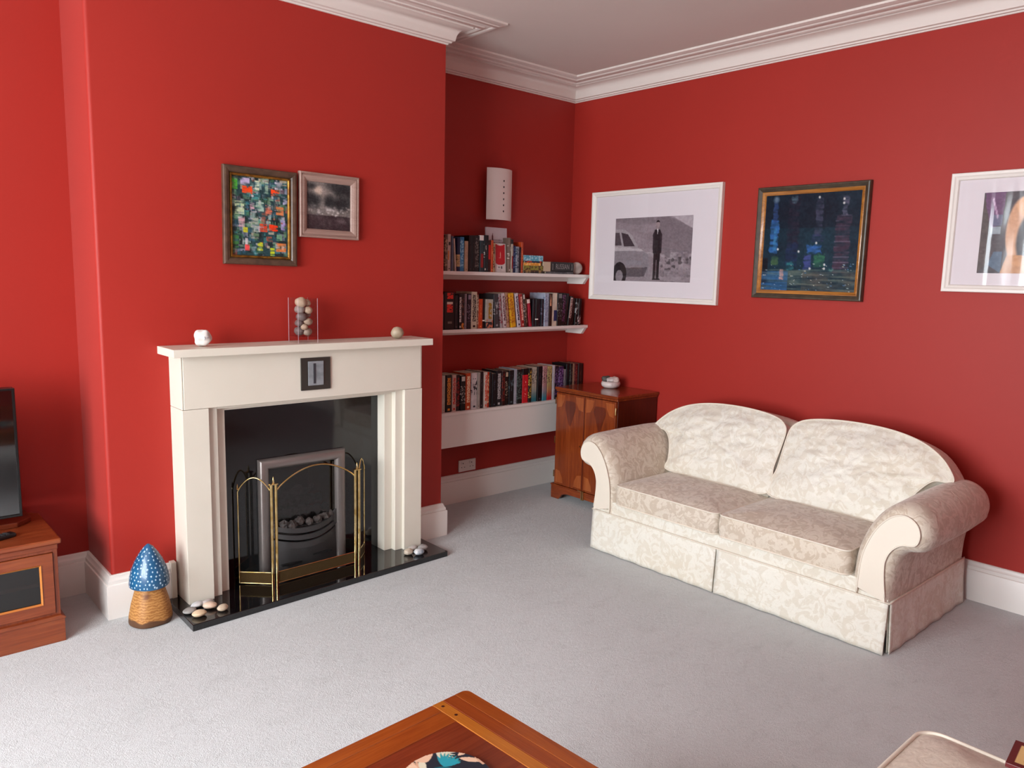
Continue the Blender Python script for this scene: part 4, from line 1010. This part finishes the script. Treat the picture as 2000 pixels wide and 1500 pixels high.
M_TIT = plain('silver title', '8A8280', .4); me.materials.clear(); me.materials.append(M_TIT)
tt = bpy.data.objects.new('title', me); COL.objects.link(tt); tt.parent = t; tt.rotation_euler = (R(90), 0, 0); tt.location = (.112, -.0012, th / 2 + .001); tt.scale = (.80, 1.15, 1)
rl = MB(); rl.box(.018, .020, -.0012, .002, .012, th - .012); rl.box(.204, .206, -.0012, .002, .012, th - .012); obj('spine_rule', rl, M_TIT, t)
t2 = thing('book', 'cream page-edged book lying flat between the stack and the dictionary', 'book', (-.440, -.184, TZ + .0145), 0, 'books lying flat on the top shelf')
obj('cover', MB().prism([(0, 0), (.120, 0), (.120, .066), (0, .066), (0, .0645), (.118, .0645), (.118, .0015), (0, .0015)], 'y', 0, 0), plain('tan cover', 'A88C70', .5), t2) if False else obj('cover', MB().prism([(0, 0), (.065, 0), (.065, .066), (0, .066), (0, .0645), (.0635, .0645), (.0635, .0015), (0, .0015)], 'y', 0, .12), plain('tan cover', '9A8068', .5), t2)
obj('pages', MB().box(.001, .063, .0015, .118, .0018, .0642), plain('pale page edges', 'C4AE94', .8, bump=.4, bs=400), t2)
def prow(c): return c
st_ = MB(); st_.lathe([(.001, -.016), (.03, -.0155), (.041, -.011), (.045, 0), (.041, .011), (.03, .0155), (.001, .016)], n=32)
st_.xf(lambda p: (p[0], p[2], p[1] * .96))
o = obj('stone', st_, plain('grey white stone', 'B8A8A0', .55, var='9C8C84', vs=30), smooth=180); o.location = (-.085, -.150, TZ + .0435); o.rotation_euler = (0, 0, R(-20))
tag(o, 'round flat grey-white stone standing on edge at the right end of the top shelf', 'stone')

# ================================================================== corner cabinet
KX, KY0, KY1, KH = -.424, -.311, -.867, .772
ca = thing('cabinet', 'two-door yew wood cabinet standing in the corner behind the sofa arm', 'cabinet', (-.215, -.589, 0))
W('carcase', MB().box(KX + .022, -.012, KY1 + .012, KY0 - .012, .095, KH - .020), wood('shaded yew side', '3A1208', '4E1A0C', '602410', 'Z', .3, .25), ca, bevel=.0015)  # yew darkened so the shade on the cabinet sides is in the colour
W('top', MB().box(KX, -.006, KY1, KY0, KH - .020, KH), M_YEWH, ca, bevel=.005, seg=3)
W('top_moulding', MB().box(KX + .008, -.010, KY1 + .006, KY0 - .006, KH - .032, KH - .020), M_YEW, ca, bevel=.003)
# plinth with shaped bracket feet, front and side
def foot_poly(a, b, z1):
    s = 1 if b > a else -1; L = abs(b - a); c = .10
    pts = [(a, 0), (a, z1), (b, z1), (b, 0), (b - s * c * .7, 0), (b - s * c * .85, .012), (b - s * c, .036), (b - s * (c + .03), .046), (b - s * (c + .06), .050)]
    pts += [(a + s * (c + .06), .050), (a + s * (c + .03), .046), (a + s * c, .036), (a + s * c * .85, .012), (a + s * c * .7, 0)]
    return pts
W('plinth', MB().prism(foot_poly(KY0 + .008, KY1 - .006, .088), 'x', KX + .0, KX + .018), M_YEWH, ca, bevel=.0015)
W('plinth', MB().prism(foot_poly(KX + .019, -.032, .088), 'y', KY1 - .006, KY1 + .012), M_YEWH, ca, bevel=.0015)
W('plinth', MB().prism(foot_poly(KX + .019, -.032, .088), 'y', KY0 - .010, KY0 + .008), M_YEWH, ca, bevel=.0015)
W('plinth_ledge', MB().box(KX - .004, -.032, KY1 - .010, KY0 + .012, .088, .100), M_YEW, ca, bevel=.004, seg=3)
ym = (KY0 + KY1) / 2
for side, (a, b) in enumerate(((KY0 - .016, ym + .001), (ym - .001, KY1 + .016))):
    dr = W('door', MB().box(KX + .004, KX + .0215, b, a, .102, KH - .036), M_YEW, ca, bevel=.0015)
    L = abs(b - a); cy = (a + b) / 2; xf_ = KX + .0034
    def sub(name, mb, m): return obj(name, MB().add([(p[0] - ca.location.x, p[1] - ca.location.y, p[2]) for p in mb.v], mb.f), m, dr)
    inl = MB()
    def yz(poly, x=xf_): inl.add([(x, p[0], p[1]) for p in poly], [tuple(range(len(poly)))])
    zt, zb_ = KH - .048, .116
    for (cy_, cz_, sy, sz) in ((a - .012, zb_, -1, 1), (b + .012, zb_, 1, 1), (a - .012, zt, -1, -1), (b + .012, zt, 1, -1)):
        yz([(cy_, cz_), (cy_ + sy * .070, cz_), (cy_ + sy * .062, cz_ + sz * .040), (cy_ + sy * .038, cz_ + sz * .082), (cy_, cz_ + sz * .090)]); sub('light_inlay', inl, M_YEWL); inl = MB()
    def sub(name, mb, m): return obj(name, MB().add([(p[0] - ca.location.x, p[1] - ca.location.y, p[2]) for p in mb.v], mb.f), m, dr)
    inl = MB()
    yz([(cy - .042, zt - .035), (cy + .042, zt - .035), (cy + .052, zt - .075), (cy + .032, zt - .13), (cy + .012, zt - .19), (cy, zt - .205), (cy - .012, zt - .19), (cy - .032, zt - .13), (cy - .052, zt - .075)], xf_ - .0001)
    sub('dark_inlay', inl, M_YEWD)
    rb = MB().box(KX + .001, KX + .005, (b if side == 0 else a) - .004 + (.002 if side == 0 else -.002), (b if side == 0 else a) + .004 + (.002 if side == 0 else -.002), .104, KH - .038) if side == 0 else None
    if rb: sub('meeting_bead', rb, M_YEWD)
    hy = a + .003 if side == 0 else b - .003
    for hz in (.150, .385, .655):
        sub('hinge', MB().tube([(KX + .001, hy, hz), (KX + .001, hy, hz + .045)], .0042, 8), M_BRASS)
    if side == 0: sub('key_plate', MB().tube([(KX + .004, ym + .024, .402), (KX - .006, ym + .024, .402)], .006, 10), M_BRASS)
bl = MB().box(KX - .008, KX + .002, ym - .004, ym + .030, .100, .107); bl.box(KX - .010, KX + .0, ym - .010, ym - .002, .045, .107); bl.box(KX - .010, KX + .0, ym - .024, ym - .017, .045, .107); bl.box(KX - .006, KX, ym - .024, ym - .002, .045, .052)
W('brass_latch', bl, M_BRASS, ca, bevel=.001)

# bowl of stones on the cabinet
BX, BY = -.142, -.560
bw = MB().lathe([(.030, 0), (.048, .003), (.063, .014), (.068, .028), (.064, .042), (.056, .047), (.048, .044), (.036, .034), (.012, .028), (.001, .027)], n=40, fn=lambda t, z: 1 + .05 * math.sin(2 * t + .6) + .02 * math.sin(5 * t))
o = obj('stone_bowl', bw, plain('white marble', 'D8CCC6', .35, var='BCACA8', vs=18), smooth=180); o.location = (BX, BY, KH); tag(o, 'white marbled oval bowl on top of the yew cabinet, holding three stones', 'bowl')
for k, (dx_, dy_, dz_, rx, ry, rz, c, c2, lab) in enumerate(((-.012, .030, .058, .032, .030, .024, '4A4640', '38342E', 'dark olive-grey stone lying in the left of the marble bowl'), (-.016, -.012, .056, .026, .028, .018, 'A89C98', 'CFC4C0', 'pale grey stone in the front middle of the marble bowl'), (.004, -.034, .058, .026, .022, .024, 'B49C94', 'C4B0A8', 'pinkish white pointed stone at the right of the marble bowl'))):
    pebble('stone', lab, BX + dx_, BY + dy_, KH + dz_ - rz, rx, ry, rz, c, c2, 60 + k, k * 1.0, grp=None, amp=.28)

# ================================================================== television corner
tu = thing('television_stand', 'cherry wood television stand with glazed doors, cut off by the left edge', 'television stand', (-4.0, -.36, 0))
TX0, TX1, TY0, TY1 = -4.52, -3.466, -.575, -.135
W('plinth', MB().box(TX0 - .012, TX1 + .012, TY0 - .008, TY1, 0, .097), M_TVW, tu, bevel=.0015)
W('plinth_moulding', MB().prism([(TX0 - .016, .097), (TX1 + .016, .097), (TX1 + .014, .104), (TX1 + .001, .113), (TX0 - .001, .113), (TX0 - .014, .104)], 'y', TY0 - .012, TY1), M_TVW, tu, bevel=.001)
bd = MB(); bd.box(TX1 - .016, TX1, TY0, TY1, .113, .388); bd.box(TX0, TX0 + .016, TY0, TY1, .113, .388); bd.box(TX0 + .016, TX1 - .016, TY1 - .012, TY1, .113, .388); bd.box(-4.0 - .010, -4.0 + .010, TY0 + .0, TY1 - .012, .113, .376)
bd.box(TX0 + .016, TX1 - .016, TY0, TY1 - .012, .113, .124); bd.box(TX0 + .016, TX1 - .016, TY0, TY1 - .012, .377, .388)
W('carcase', bd, M_TVWD, tu, bevel=.001)
for (a, b) in ((TX0 + .02, -4.012), (-3.988, TX1 - .02)):
    W('inner_shelf', MB().box(a, b, TY0 + .03, TY1 - .015, .236, .250), M_TVW, tu)
W('frieze', MB().box(TX0 - .0, TX1 + .002, TY0 - .004, TY1, .388, .410), M_TVW, tu, bevel=.003, seg=3)
W('top', MB().prism([(TX0 - .014, TY0 - .012), (TX1 + .014, TY0 - .012), (TX1 + .014, TY1 - .035), (TX1 - .02, TY1), (TX0 + .02, TY1), (TX0 - .014, TY1 - .035)], 'z', .410, .431), M_TVW, tu, bevel=.005, seg=3)
M_TVG = glassy('tinted cabinet glass', (.42, .44, .44), .04)
for (a, b) in ((TX0 + .018, -4.002), (-3.998, TX1 - .018)):
    fw_ = .042; z0, z1 = .126, .375; y0, y1 = TY0 - .006, TY0 + .012
    d_ = W('door', ring(a, b, z0, z1, [(0, -y1), (0, -y0), (fw_, -y0), (fw_, -y1)]), M_TVW, tu, bevel=.001)
    obj('glass', MB().box(a + fw_ + 4.0, b - fw_ + 4.0, y0 + .008 + .36, y0 + .011 + .36, z0 + fw_, z1 - fw_), M_TVG, d_)
    bd_ = ring(a + fw_ + 4.0, b - fw_ + 4.0, z0 + fw_, z1 - fw_, [(0, -(y0 + .36)), (0, -(y0 + .36) + .003), (.006, -(y0 + .36) - .004), (.006, -(y0 + .36) - .006)])
    obj('glazing_bead', bd_, wood('glazing bead', 'A85E22', 'B86C2C', 'C88038', 'X', .3), d_)
# raised swivel board and television
W('swivel_board', MB().prism([(-4.45, -.34), (-3.56, -.34), (-3.50, -.28), (-3.50, -.16), (-4.50, -.16), (-4.50, -.28)], 'z', .4312, .452), wood('dark swivel board', '4A1C0E', '602612', '743018', 'X', .3), tu, bevel=.003)
tv = thing('television', 'slim black flat television on the stand, cut off by the left edge', 'television', (-4.01, -.355, .4522))
VX0, VX1, VZ0, VZ1 = -4.478, -3.547, .493, 1.019
bz = MB(); bz.box(VX0, VX1, -.385, -.345, VZ0, VZ1)
W('housing', bz, plain('black plastic', '0C0C0D', .35), tv, bevel=.003)
W('bezel', ring(VX0, VX1, VZ0, VZ1, [(0, .385), (0, .398), (.002, .400), (.009, .400), (.010, .392), (.010, .385)]), plain('bezel black', '141414', .25), tv, smooth=30)
W('screen', MB().box(VX0 + .010, VX1 - .010, -.3925, -.385, VZ0 + .010, VZ1 - .010), plain('glossy dark screen', '060707', .06, spec=1.0, coat=1.0), tv)
W('neck', MB().box(-4.07, -3.95, -.368, -.350, .456, VZ0), plain('neck', '0E0E0E', .3), tv)
W('foot', MB().box(-4.30, -3.72, -.335 - .0, -.20, .4522, .458), plain('foot', '101010', .2), tv, bevel=.002)
W('neck_bracket', MB().box(-4.07, -3.95, -.350, -.30, .458, .47), plain('bracket', '0E0E0E', .3), tv)
rc = thing('remote_control', 'black remote control lying on the left-hand television stand', 'remote control', (-3.668, -.475, .4312), R(22))
obj('body', MB().box(-.085, .085, -.021, .021, 0, .017), plain('remote black', '121213', .3), rc, bevel=.006, seg=3)
bt = MB()
for i in range(7):
    for j in (-1, 0, 1): bt.box(-.065 + i * .019, -.053 + i * .019, j * .011 - .0035, j * .011 + .0035, .017, .0185)
obj('buttons', bt, plain('remote buttons', '3A3A3C', .5), rc)

# ================================================================== sofa
SC = -1.970
so = thing('sofa', 'cream damask two-seater sofa with rolled arms and a pleated skirt, against the right-hand wall', 'sofa', (-.50, SC, 0))
def S(name, mb, m, **k): return obj(name, mb, m, so, world=True, **k)
armp = [(-.643, .215), (-.643, .29), (-.650, .388), (-.668, .46), (-.698, .53), (-.740, .590), (-.790, .630), (-.845, .643), (-.895, .628), (-.932, .592), (-.948, .540), (-.940, .490),
        (-.915, .458), (-.882, .446), (-.855, .440), (-.832, .412), (-.820, .36), (-.814, .30), (-.811, .215)]
armd = catmull(armp, 5)
def inset(poly, d, closed=True):
    n = len(poly); out = []
    A = sum(poly[i][0] * poly[(i + 1) % n][1] - poly[(i + 1) % n][0] * poly[i][1] for i in range(n)); sg = 1 if A > 0 else -1
    for i in range(n):
        a, b, c = Vector(poly[i - 1]), Vector(poly[i]), Vector(poly[(i + 1) % n])
        d1 = (b - a).normalized(); d2 = (c - b).normalized()
        n1 = Vector((-d1.y, d1.x)) * sg; n2 = Vector((-d2.y, d2.x)) * sg
        m = (n1 + n2) / max(.45, 1 + n1.dot(n2)); out.append((b.x + m.x * d, b.y + m.y * d))
    return out
for side in (-1, 1):
    P_ = [(SC + (-side) * -p[0] * 1.0 if False else SC + side * -p[0], p[1]) for p in armd]   # side=1 -> left arm (towards the back wall)
    bot = .215
    def sec(x, d):
        q = inset(P_, d) if d else P_; out = []
        for (y0_, z0_), (y1_, z1_) in zip(P_, q):
            if x > -.31: k = min(1, max(0, (z0_ - .40) / .10)); xx = x + .09 * (1 - k)
            else:
                k = .25 + .75 * min(1, max(0, (z0_ - .22) / .16)); xx = x
                if abs(y0_ - SC) < .72 and z0_ < .6: k = 1.0
            out.append((xx, y0_ + (y1_ - y0_) * k, max(z0_ + (z1_ - z0_) * k, bot)))
        return out
    xs = [(-.215, .060), (-.222, .040), (-.238, .018), (-.262, .005), (-.30, 0), (-.45, -.005), (-.65, -.004), (-.84, 0), (-.880, .002), (-.906, .008), (-.924, .017), (-.936, .028), (-.943, .040)]
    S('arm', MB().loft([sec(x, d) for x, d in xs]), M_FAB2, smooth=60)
    q = [(yy, zz) for _, yy, zz in sec(-.9, .041)]
    S('arm_front', MB().prism(q, 'x', -.951, -.938), M_FABP, bevel=.002)
    S('piping', MB().tube([(-.9505, yy, zz) for yy, zz in q[2:-2]], .0036, 6), M_FABP, smooth=90)
# back frame
bk = catmull([(-.80, .30), (-.80, .52), (-.79, .60), (-.70, .71), (-.55, .765), (-.36, .78), (-.15, .765), (0, .745), (.15, .765), (.36, .78), (.55, .765), (.70, .71), (.79, .60), (.80, .52), (.80, .30)], 5)
bkp = [(SC + u, z) for u, z in bk]
S('back_frame', MB().loft([[(-.110, y, z) for y, z in inset(bkp, .012)], [(-.120, y, z) for y, z in bkp], [(-.190, y, z) for y, z in bkp], [(-.205, y, z) for y, z in inset(bkp, .015)]]), M_FAB, smooth=60)
S('base_rail', MB().box(-.938, -.12, SC - .790, SC + .790, .205, .292), M_FAB, bevel=.006)
# seat cushions
def seat(y0, y1, seed):
    xb, xf = -.47, -.958; r = .03
    pts = []
    for (cx_, cy_, a0) in ((xf + r, y0 + r, math.pi), (xb - r, y0 + r, 1.5 * math.pi), (xb - r, y1 - r, 0), (xf + r, y1 - r, .5 * math.pi)):
        for k in range(5): t = a0 + math.pi / 2 * k / 4; pts.append((cx_ + r * math.cos(t), cy_ + r * math.sin(t)))
    pts = densify(pts, .022)
    mb = pillow(pts, .108, .036, lambda u, v, w: (u, v, .291 + w), rings=22, wr=.0035, ws=8, seed=seed, pw=2.6, edge=5)
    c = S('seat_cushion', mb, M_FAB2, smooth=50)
    for zz in (.291 + .002, .291 + .106):
        pp = MB().tube([(u * 1.0, v, zz) for u, v in inset(pts, -.001)], .0042, 6, closed=True)
        obj('piping', MB().add([(p[0] - so.location.x, p[1] - so.location.y, p[2]) for p in pp.v], pp.f), M_FABP, c, smooth=90)
    return c
seat(SC + .006, SC + .640, 3); seat(SC - .640, SC - .006, 8)
# back cushions: outline in (y, z), leaning back
th_ = math.atan2(.215, .39)
def backf(u, v, w):
    vz = (v - .42) / math.cos(th_)
    return (-.515 + vz * math.sin(th_) - (w - .0) * math.cos(th_), u, .42 + vz * math.cos(th_) - w * math.sin(th_) * -1.0 * 0 - (w) * 0 + (w) * math.sin(th_))
half = [(.006, .425), (.012, .55), (.008, .66), (.010, .725), (.028, .758), (.075, .785), (.17, .803), (.31, .812), (.46, .808), (.58, .792), (.68, .762), (.76, .716), (.815, .660), (.825, .632), (.800, .628),
        (.745, .622), (.700, .588), (.668, .530), (.650, .470), (.644, .425), (.50, .418), (.25, .418)]
def cush(sgn, seed, dz):
    out = catmull([(SC + sgn * u, v + (dz if v > .6 else 0)) for u, v in half], 6, closed=True); out = densify(out, .02)
    T = .135
    f = lambda u, v, w: backf(u, v, w - T)
    mb = pillow(out, T, .040, f, rings=30, wr=.013, ws=7.5, seed=seed, pw=2.4, centre=(SC + sgn * .36, .60), edge=6)
    c = S('back_cushion', mb, M_FAB, smooth=55)
    for w in (T, .004):
        pp = MB().tube([f(u, v, w) for u, v in inset(out, -.001)], .0042, 6, closed=True)
        obj('piping', MB().add([(p[0] - so.location.x, p[1] - so.location.y, p[2]) for p in pp.v], pp.f), M_FABP, c, smooth=90)
cush(1, 2, 0.0); cush(-1, 5, 0.012)
# skirt: front panels, side panels, pleats
def skirt_panel(A, B, out, seed, name='skirt'):
    """A, B: plan points at the rail; out: outward unit vector"""
    A = Vector(A); B = Vector(B); n = max(8, int((B - A).length / .02)); m = 12; vs = []
    for j in range(m + 1):
        z = .222 * (1 - j / m) + .004
        for i in range(n + 1):
            p = A.lerp(B, i / n); e = j / m
            o_ = .003 + .012 * e + .005 * e * noise.noise(Vector((i * .22, seed, j * .1))) + .0025 * e * math.sin(i * .9 + seed)
            vs.append((p.x + out[0] * o_, p.y + out[1] * o_, z))
    fs = [(j * (n + 1) + i, j * (n + 1) + i + 1, (j + 1) * (n + 1) + i + 1, (j + 1) * (n + 1) + i) for j in range(m) for i in range(n)]
    ob = S(name, MB().add(vs, fs), M_FAB, smooth=180)
    sd = ob.modifiers.new('solid', 'SOLIDIFY'); sd.thickness = .004; sd.offset = -1
    return ob
FXs, YL, YR = -.942, SC + .808, SC - .812
skirt_panel((FXs, SC + .0045), (FXs, YL), (-1, 0), 1); skirt_panel((FXs, YR), (FXs, SC - .0045), (-1, 0), 2)
skirt_panel((FXs + .016, YR), (-.09, YR), (0, -1), 3); skirt_panel((-.09, YL), (FXs + .016, YL), (0, 1), 4)
skirt_panel((FXs + .012, SC - .06), (FXs + .012, SC + .06), (-1, 0), 5, 'pleat'); skirt_panel((FXs + .022, YR + .012), (FXs + .07, YR + .012), (0, -1), 6, 'pleat')
skirt_panel((FXs + .012, YR + .002), (FXs + .012, YR + .05), (-1, 0), 7, 'pleat')
pp = [(FXs - .004, YL + .004, .224), (FXs - .004, YR - .004, .224), (-.11, YR - .004, .224)]
S('piping', MB().tube(densify(pp, .05, False), .0038, 6), M_FABP, smooth=90)
S('piping', MB().tube([(FXs - .004, YL + .004, .224), (-.11, YL + .004, .224)], .0038, 6), M_FABP, smooth=90)
# side walls under the arm rolls
for sgn in (-1, 1): S('side_wall', MB().box(-.935, -.13, SC + sgn * .790, SC + sgn * .806, .10, .235), M_FAB, bevel=.002)

# ================================================================== coffee table
M_T1 = wood('table rail wood', '7A3410', '8C4216', '9E521E', 'X', .16, .5); M_T2 = wood('table side wood', '7A3410', '8C4216', '9E521E', 'Y', .16, .5)
M_T3 = wood('table light strip', '94501A', 'A65E20', 'B87028', 'Y', .16, .5); M_T4 = wood('table panel wood', '5E2412', '6E2C16', '7C361C', 'X', .2, .4); M_T5 = wood('table dark strip', '6E2C0E', '7E3614', '8E421A', 'Y', .16, .5)
ct = thing('coffee_table', 'polished reddish wood coffee table with a framed top, corner towards the hearth', 'coffee table', (-2.925, -2.521, 0), R(3.0))
TL, TWd, TH = 1.05, 1.05, .45     # runs along -x and -y from the far right corner
def T(name, mb, m, **k): return obj(name, mb, m, ct, **k)
r_ = .018
cn = [(-r_ + r_ * math.sin(a), -r_ + r_ * math.cos(a)) for a in [math.pi / 2 * (6 - k) / 6 for k in range(7)]]
T('side_board', MB().prism([(0, -TWd), (0, -TWd + .001)] + cn + [(-.040, 0), (-.040, -TWd)], 'z', TH - .024, TH), M_T2, bevel=.002)
T('side_board', MB().box(-.0795, -.0405, -TWd, 0, TH - .024, TH), M_T5, bevel=.0015)
T('side_board', MB().box(-.113, -.080, -TWd, 0, TH - .024, TH), M_T3, bevel=.0015)
T('end_board', MB().box(-TL, -.1138, -.038, 0, TH - .024, TH), M_T1, bevel=.002)
T('end_board', MB().box(-TL, -.1138, -.093, -.0385, TH - .024, TH), M_T1, bevel=.0015)
T('side_board', MB().box(-TL - .113, -TL - .0008, -TWd, 0, TH - .024, TH), M_T2, bevel=.002)
T('end_board', MB().box(-TL, -.1138, -TWd, -TWd + .093, TH - .024, TH), M_T1, bevel=.002)
T('inset_panel', MB().box(-TL, -.1138, -TWd + .0935, -.0935, TH - .024, TH - .0012), M_T4)
pg = MB()
for yy in (-.022, -.072): pg.tube([(-.097, yy, TH - .001), (-.097, yy, TH + .0004)], .0042, 12)
T('joint_pegs', pg, plain('dark peg', '3A160A', .3))
ap = MB(); ap.box(-TL - .08, -.03, -.055, -.035, TH - .10, TH - .024); ap.box(-TL - .08, -.03, -TWd + .035, -TWd + .055, TH - .10, TH - .024); ap.box(-.055, -.035, -TWd + .055, -.055, TH - .10, TH - .024); ap.box(-TL - .08, -TL - .06, -TWd + .055, -.055, TH - .10, TH - .024)
T('apron', ap, M_T1)
for (lx, ly) in ((-.09, -.09), (-TL - .025, -.09), (-.09, -TWd + .09), (-TL - .025, -TWd + .09)):
    T('leg', MB().prism([(lx - .028, ly - .028), (lx + .028, ly - .028), (lx + .028, ly + .028), (lx - .028, ly + .028)], 'z', 0, TH - .024), M_TVWD, bevel=.003)

def art_leaves():
    P = Paint(120, 120, '1E2630'); rnd = random.Random(12)
    def leaf(x, y, a, L, w, c, al=1.0):
        dx_, dy_ = math.cos(a), math.sin(a); U = (P.X - x) * dx_ + (P.Y - y) * dy_; V = -(P.X - x) * dy_ + (P.Y - y) * dx_
        t = U / L; P.put(((t > 0) & (t < 1) & (np.abs(V) < w * np.sin(np.pi * np.clip(t, 0, 1)) ** .7)) * 1.0, c, al)
    for k in range(26):
        x, y, a = rnd.random(), rnd.random(), rnd.uniform(0, 6.28); c = rnd.choice(['1E8088', '2C98A0', '14606C', 'D8B498', 'C89C80', '2A8C90', 'D0C8B0'])
        if rnd.random() < .6:
            for j in range(7): leaf(x, y, a - .7 + j * .23, .22, .014, c)
        else: leaf(x, y, a, .25, .04, c)
    for (x, y, a, c) in ((.36, .20, -2.2, 'DCB89C'), (.52, .12, -1.4, 'D8B094'), (.25, .35, -2.6, '2C98A0'), (.62, .30, -.5, '2490A0')):
        for j in range(7): leaf(x, y, a - .8 + j * .26, .20, .020, c)
    for k in range(5): P.ell(.50 + k * .03, .34 + .02 * k, .012, .05, 'D8CCA0', .9)
    return P
cst = thing('place_mat', 'round navy mat with teal and peach leaves lying on the coffee table', 'place mat', (-3.190, -2.790, TH))
obj('mat_body', MB().lathe([(.098, 0), (.100, .002), (.100, .006), (.098, .008)], n=64), plain('cork edge', '2A2C34', .5), cst, smooth=40)
P = art_leaves(); msk = ((P.X - .5) ** 2 + (P.Y - .5) ** 2) < .245
painted('leaf_pattern', P, painted_mat('mat print', .35), cst, -.099, .099, -.099, .099, .0084, flat=True, mask=msk)

# ================================================================== footstool and box at the lower right
ft = thing('footstool', 'cream upholstered footstool with a piped edge at the bottom right corner', 'footstool', (-2.50, -3.75, 0))
fx0, fx1, fy0, fy1 = -2.86, -2.165, -4.2, -3.355; r = .05; pts = []
for (cx_, cy_, a0) in ((fx1 - r, fy1 - r, 0), (fx0 + r, fy1 - r, .5 * math.pi), (fx0 + r, fy0 + r, math.pi), (fx1 - r, fy0 + r, 1.5 * math.pi)):
    for k in range(7): t = a0 + math.pi / 2 * k / 6; pts.append((cx_ + r * math.cos(t), cy_ + r * math.sin(t)))
pts = densify(pts, .03)
W('cushion', pillow(pts, .13, .050, lambda u, v, w: (u, v, .31 + w), rings=20, wr=.002, seed=4, pw=2.2, edge=5), damask('footstool fabric', 'C4B4A4', 'BBA998', 45), ft, smooth=50)
W('piping', MB().tube([(u, v, .442) for u, v in inset(pts, -.001)], .0048, 8, closed=True), M_FABP, ft, smooth=90)
W('body', MB().prism(inset(pts, .012), 'z', .05, .312), M_FAB, ft)
for (lx, ly) in ((fx0 + .08, fy0 + .08), (fx1 - .08, fy0 + .08), (fx0 + .08, fy1 - .08), (fx1 - .08, fy1 - .08)): W('leg', MB().lathe([(.022, 0), (.030, .01), (.034, .05)], (lx, ly, 0), 16), M_YEWD, ft)
P = Paint(60, 60, '5E1C1C'); P.rect(.14, .14, .86, .86, 'D8B478'); rnd = random.Random(3)
for (x, y, rx, ry) in ((.32, .30, .10, .035), (.26, .42, .06, .02), (.6, .4, .12, .04), (.45, .6, .14, .04), (.7, .7, .1, .03), (.3, .72, .08, .03)): P.ell(x, y, rx, ry, '4A3418', .95)
P.poly([(.2, .8), (.23, .5), (.26, .8)], '6A4A20', .9)
cb = thing('coaster', 'square maroon and cream coaster with dark leaf marks on the footstool', 'coaster', (-2.215, -3.605, .4945), R(6))
obj('base', MB().box(-.056, .056, -.056, .056, 0, .010), plain('maroon lacquer', '5E1A1C', .35), cb, bevel=.001)
painted('printed_face', P, painted_mat('coaster print', .4), cb, -.0555, .0555, -.0555, .0555, .0104, flat=True)
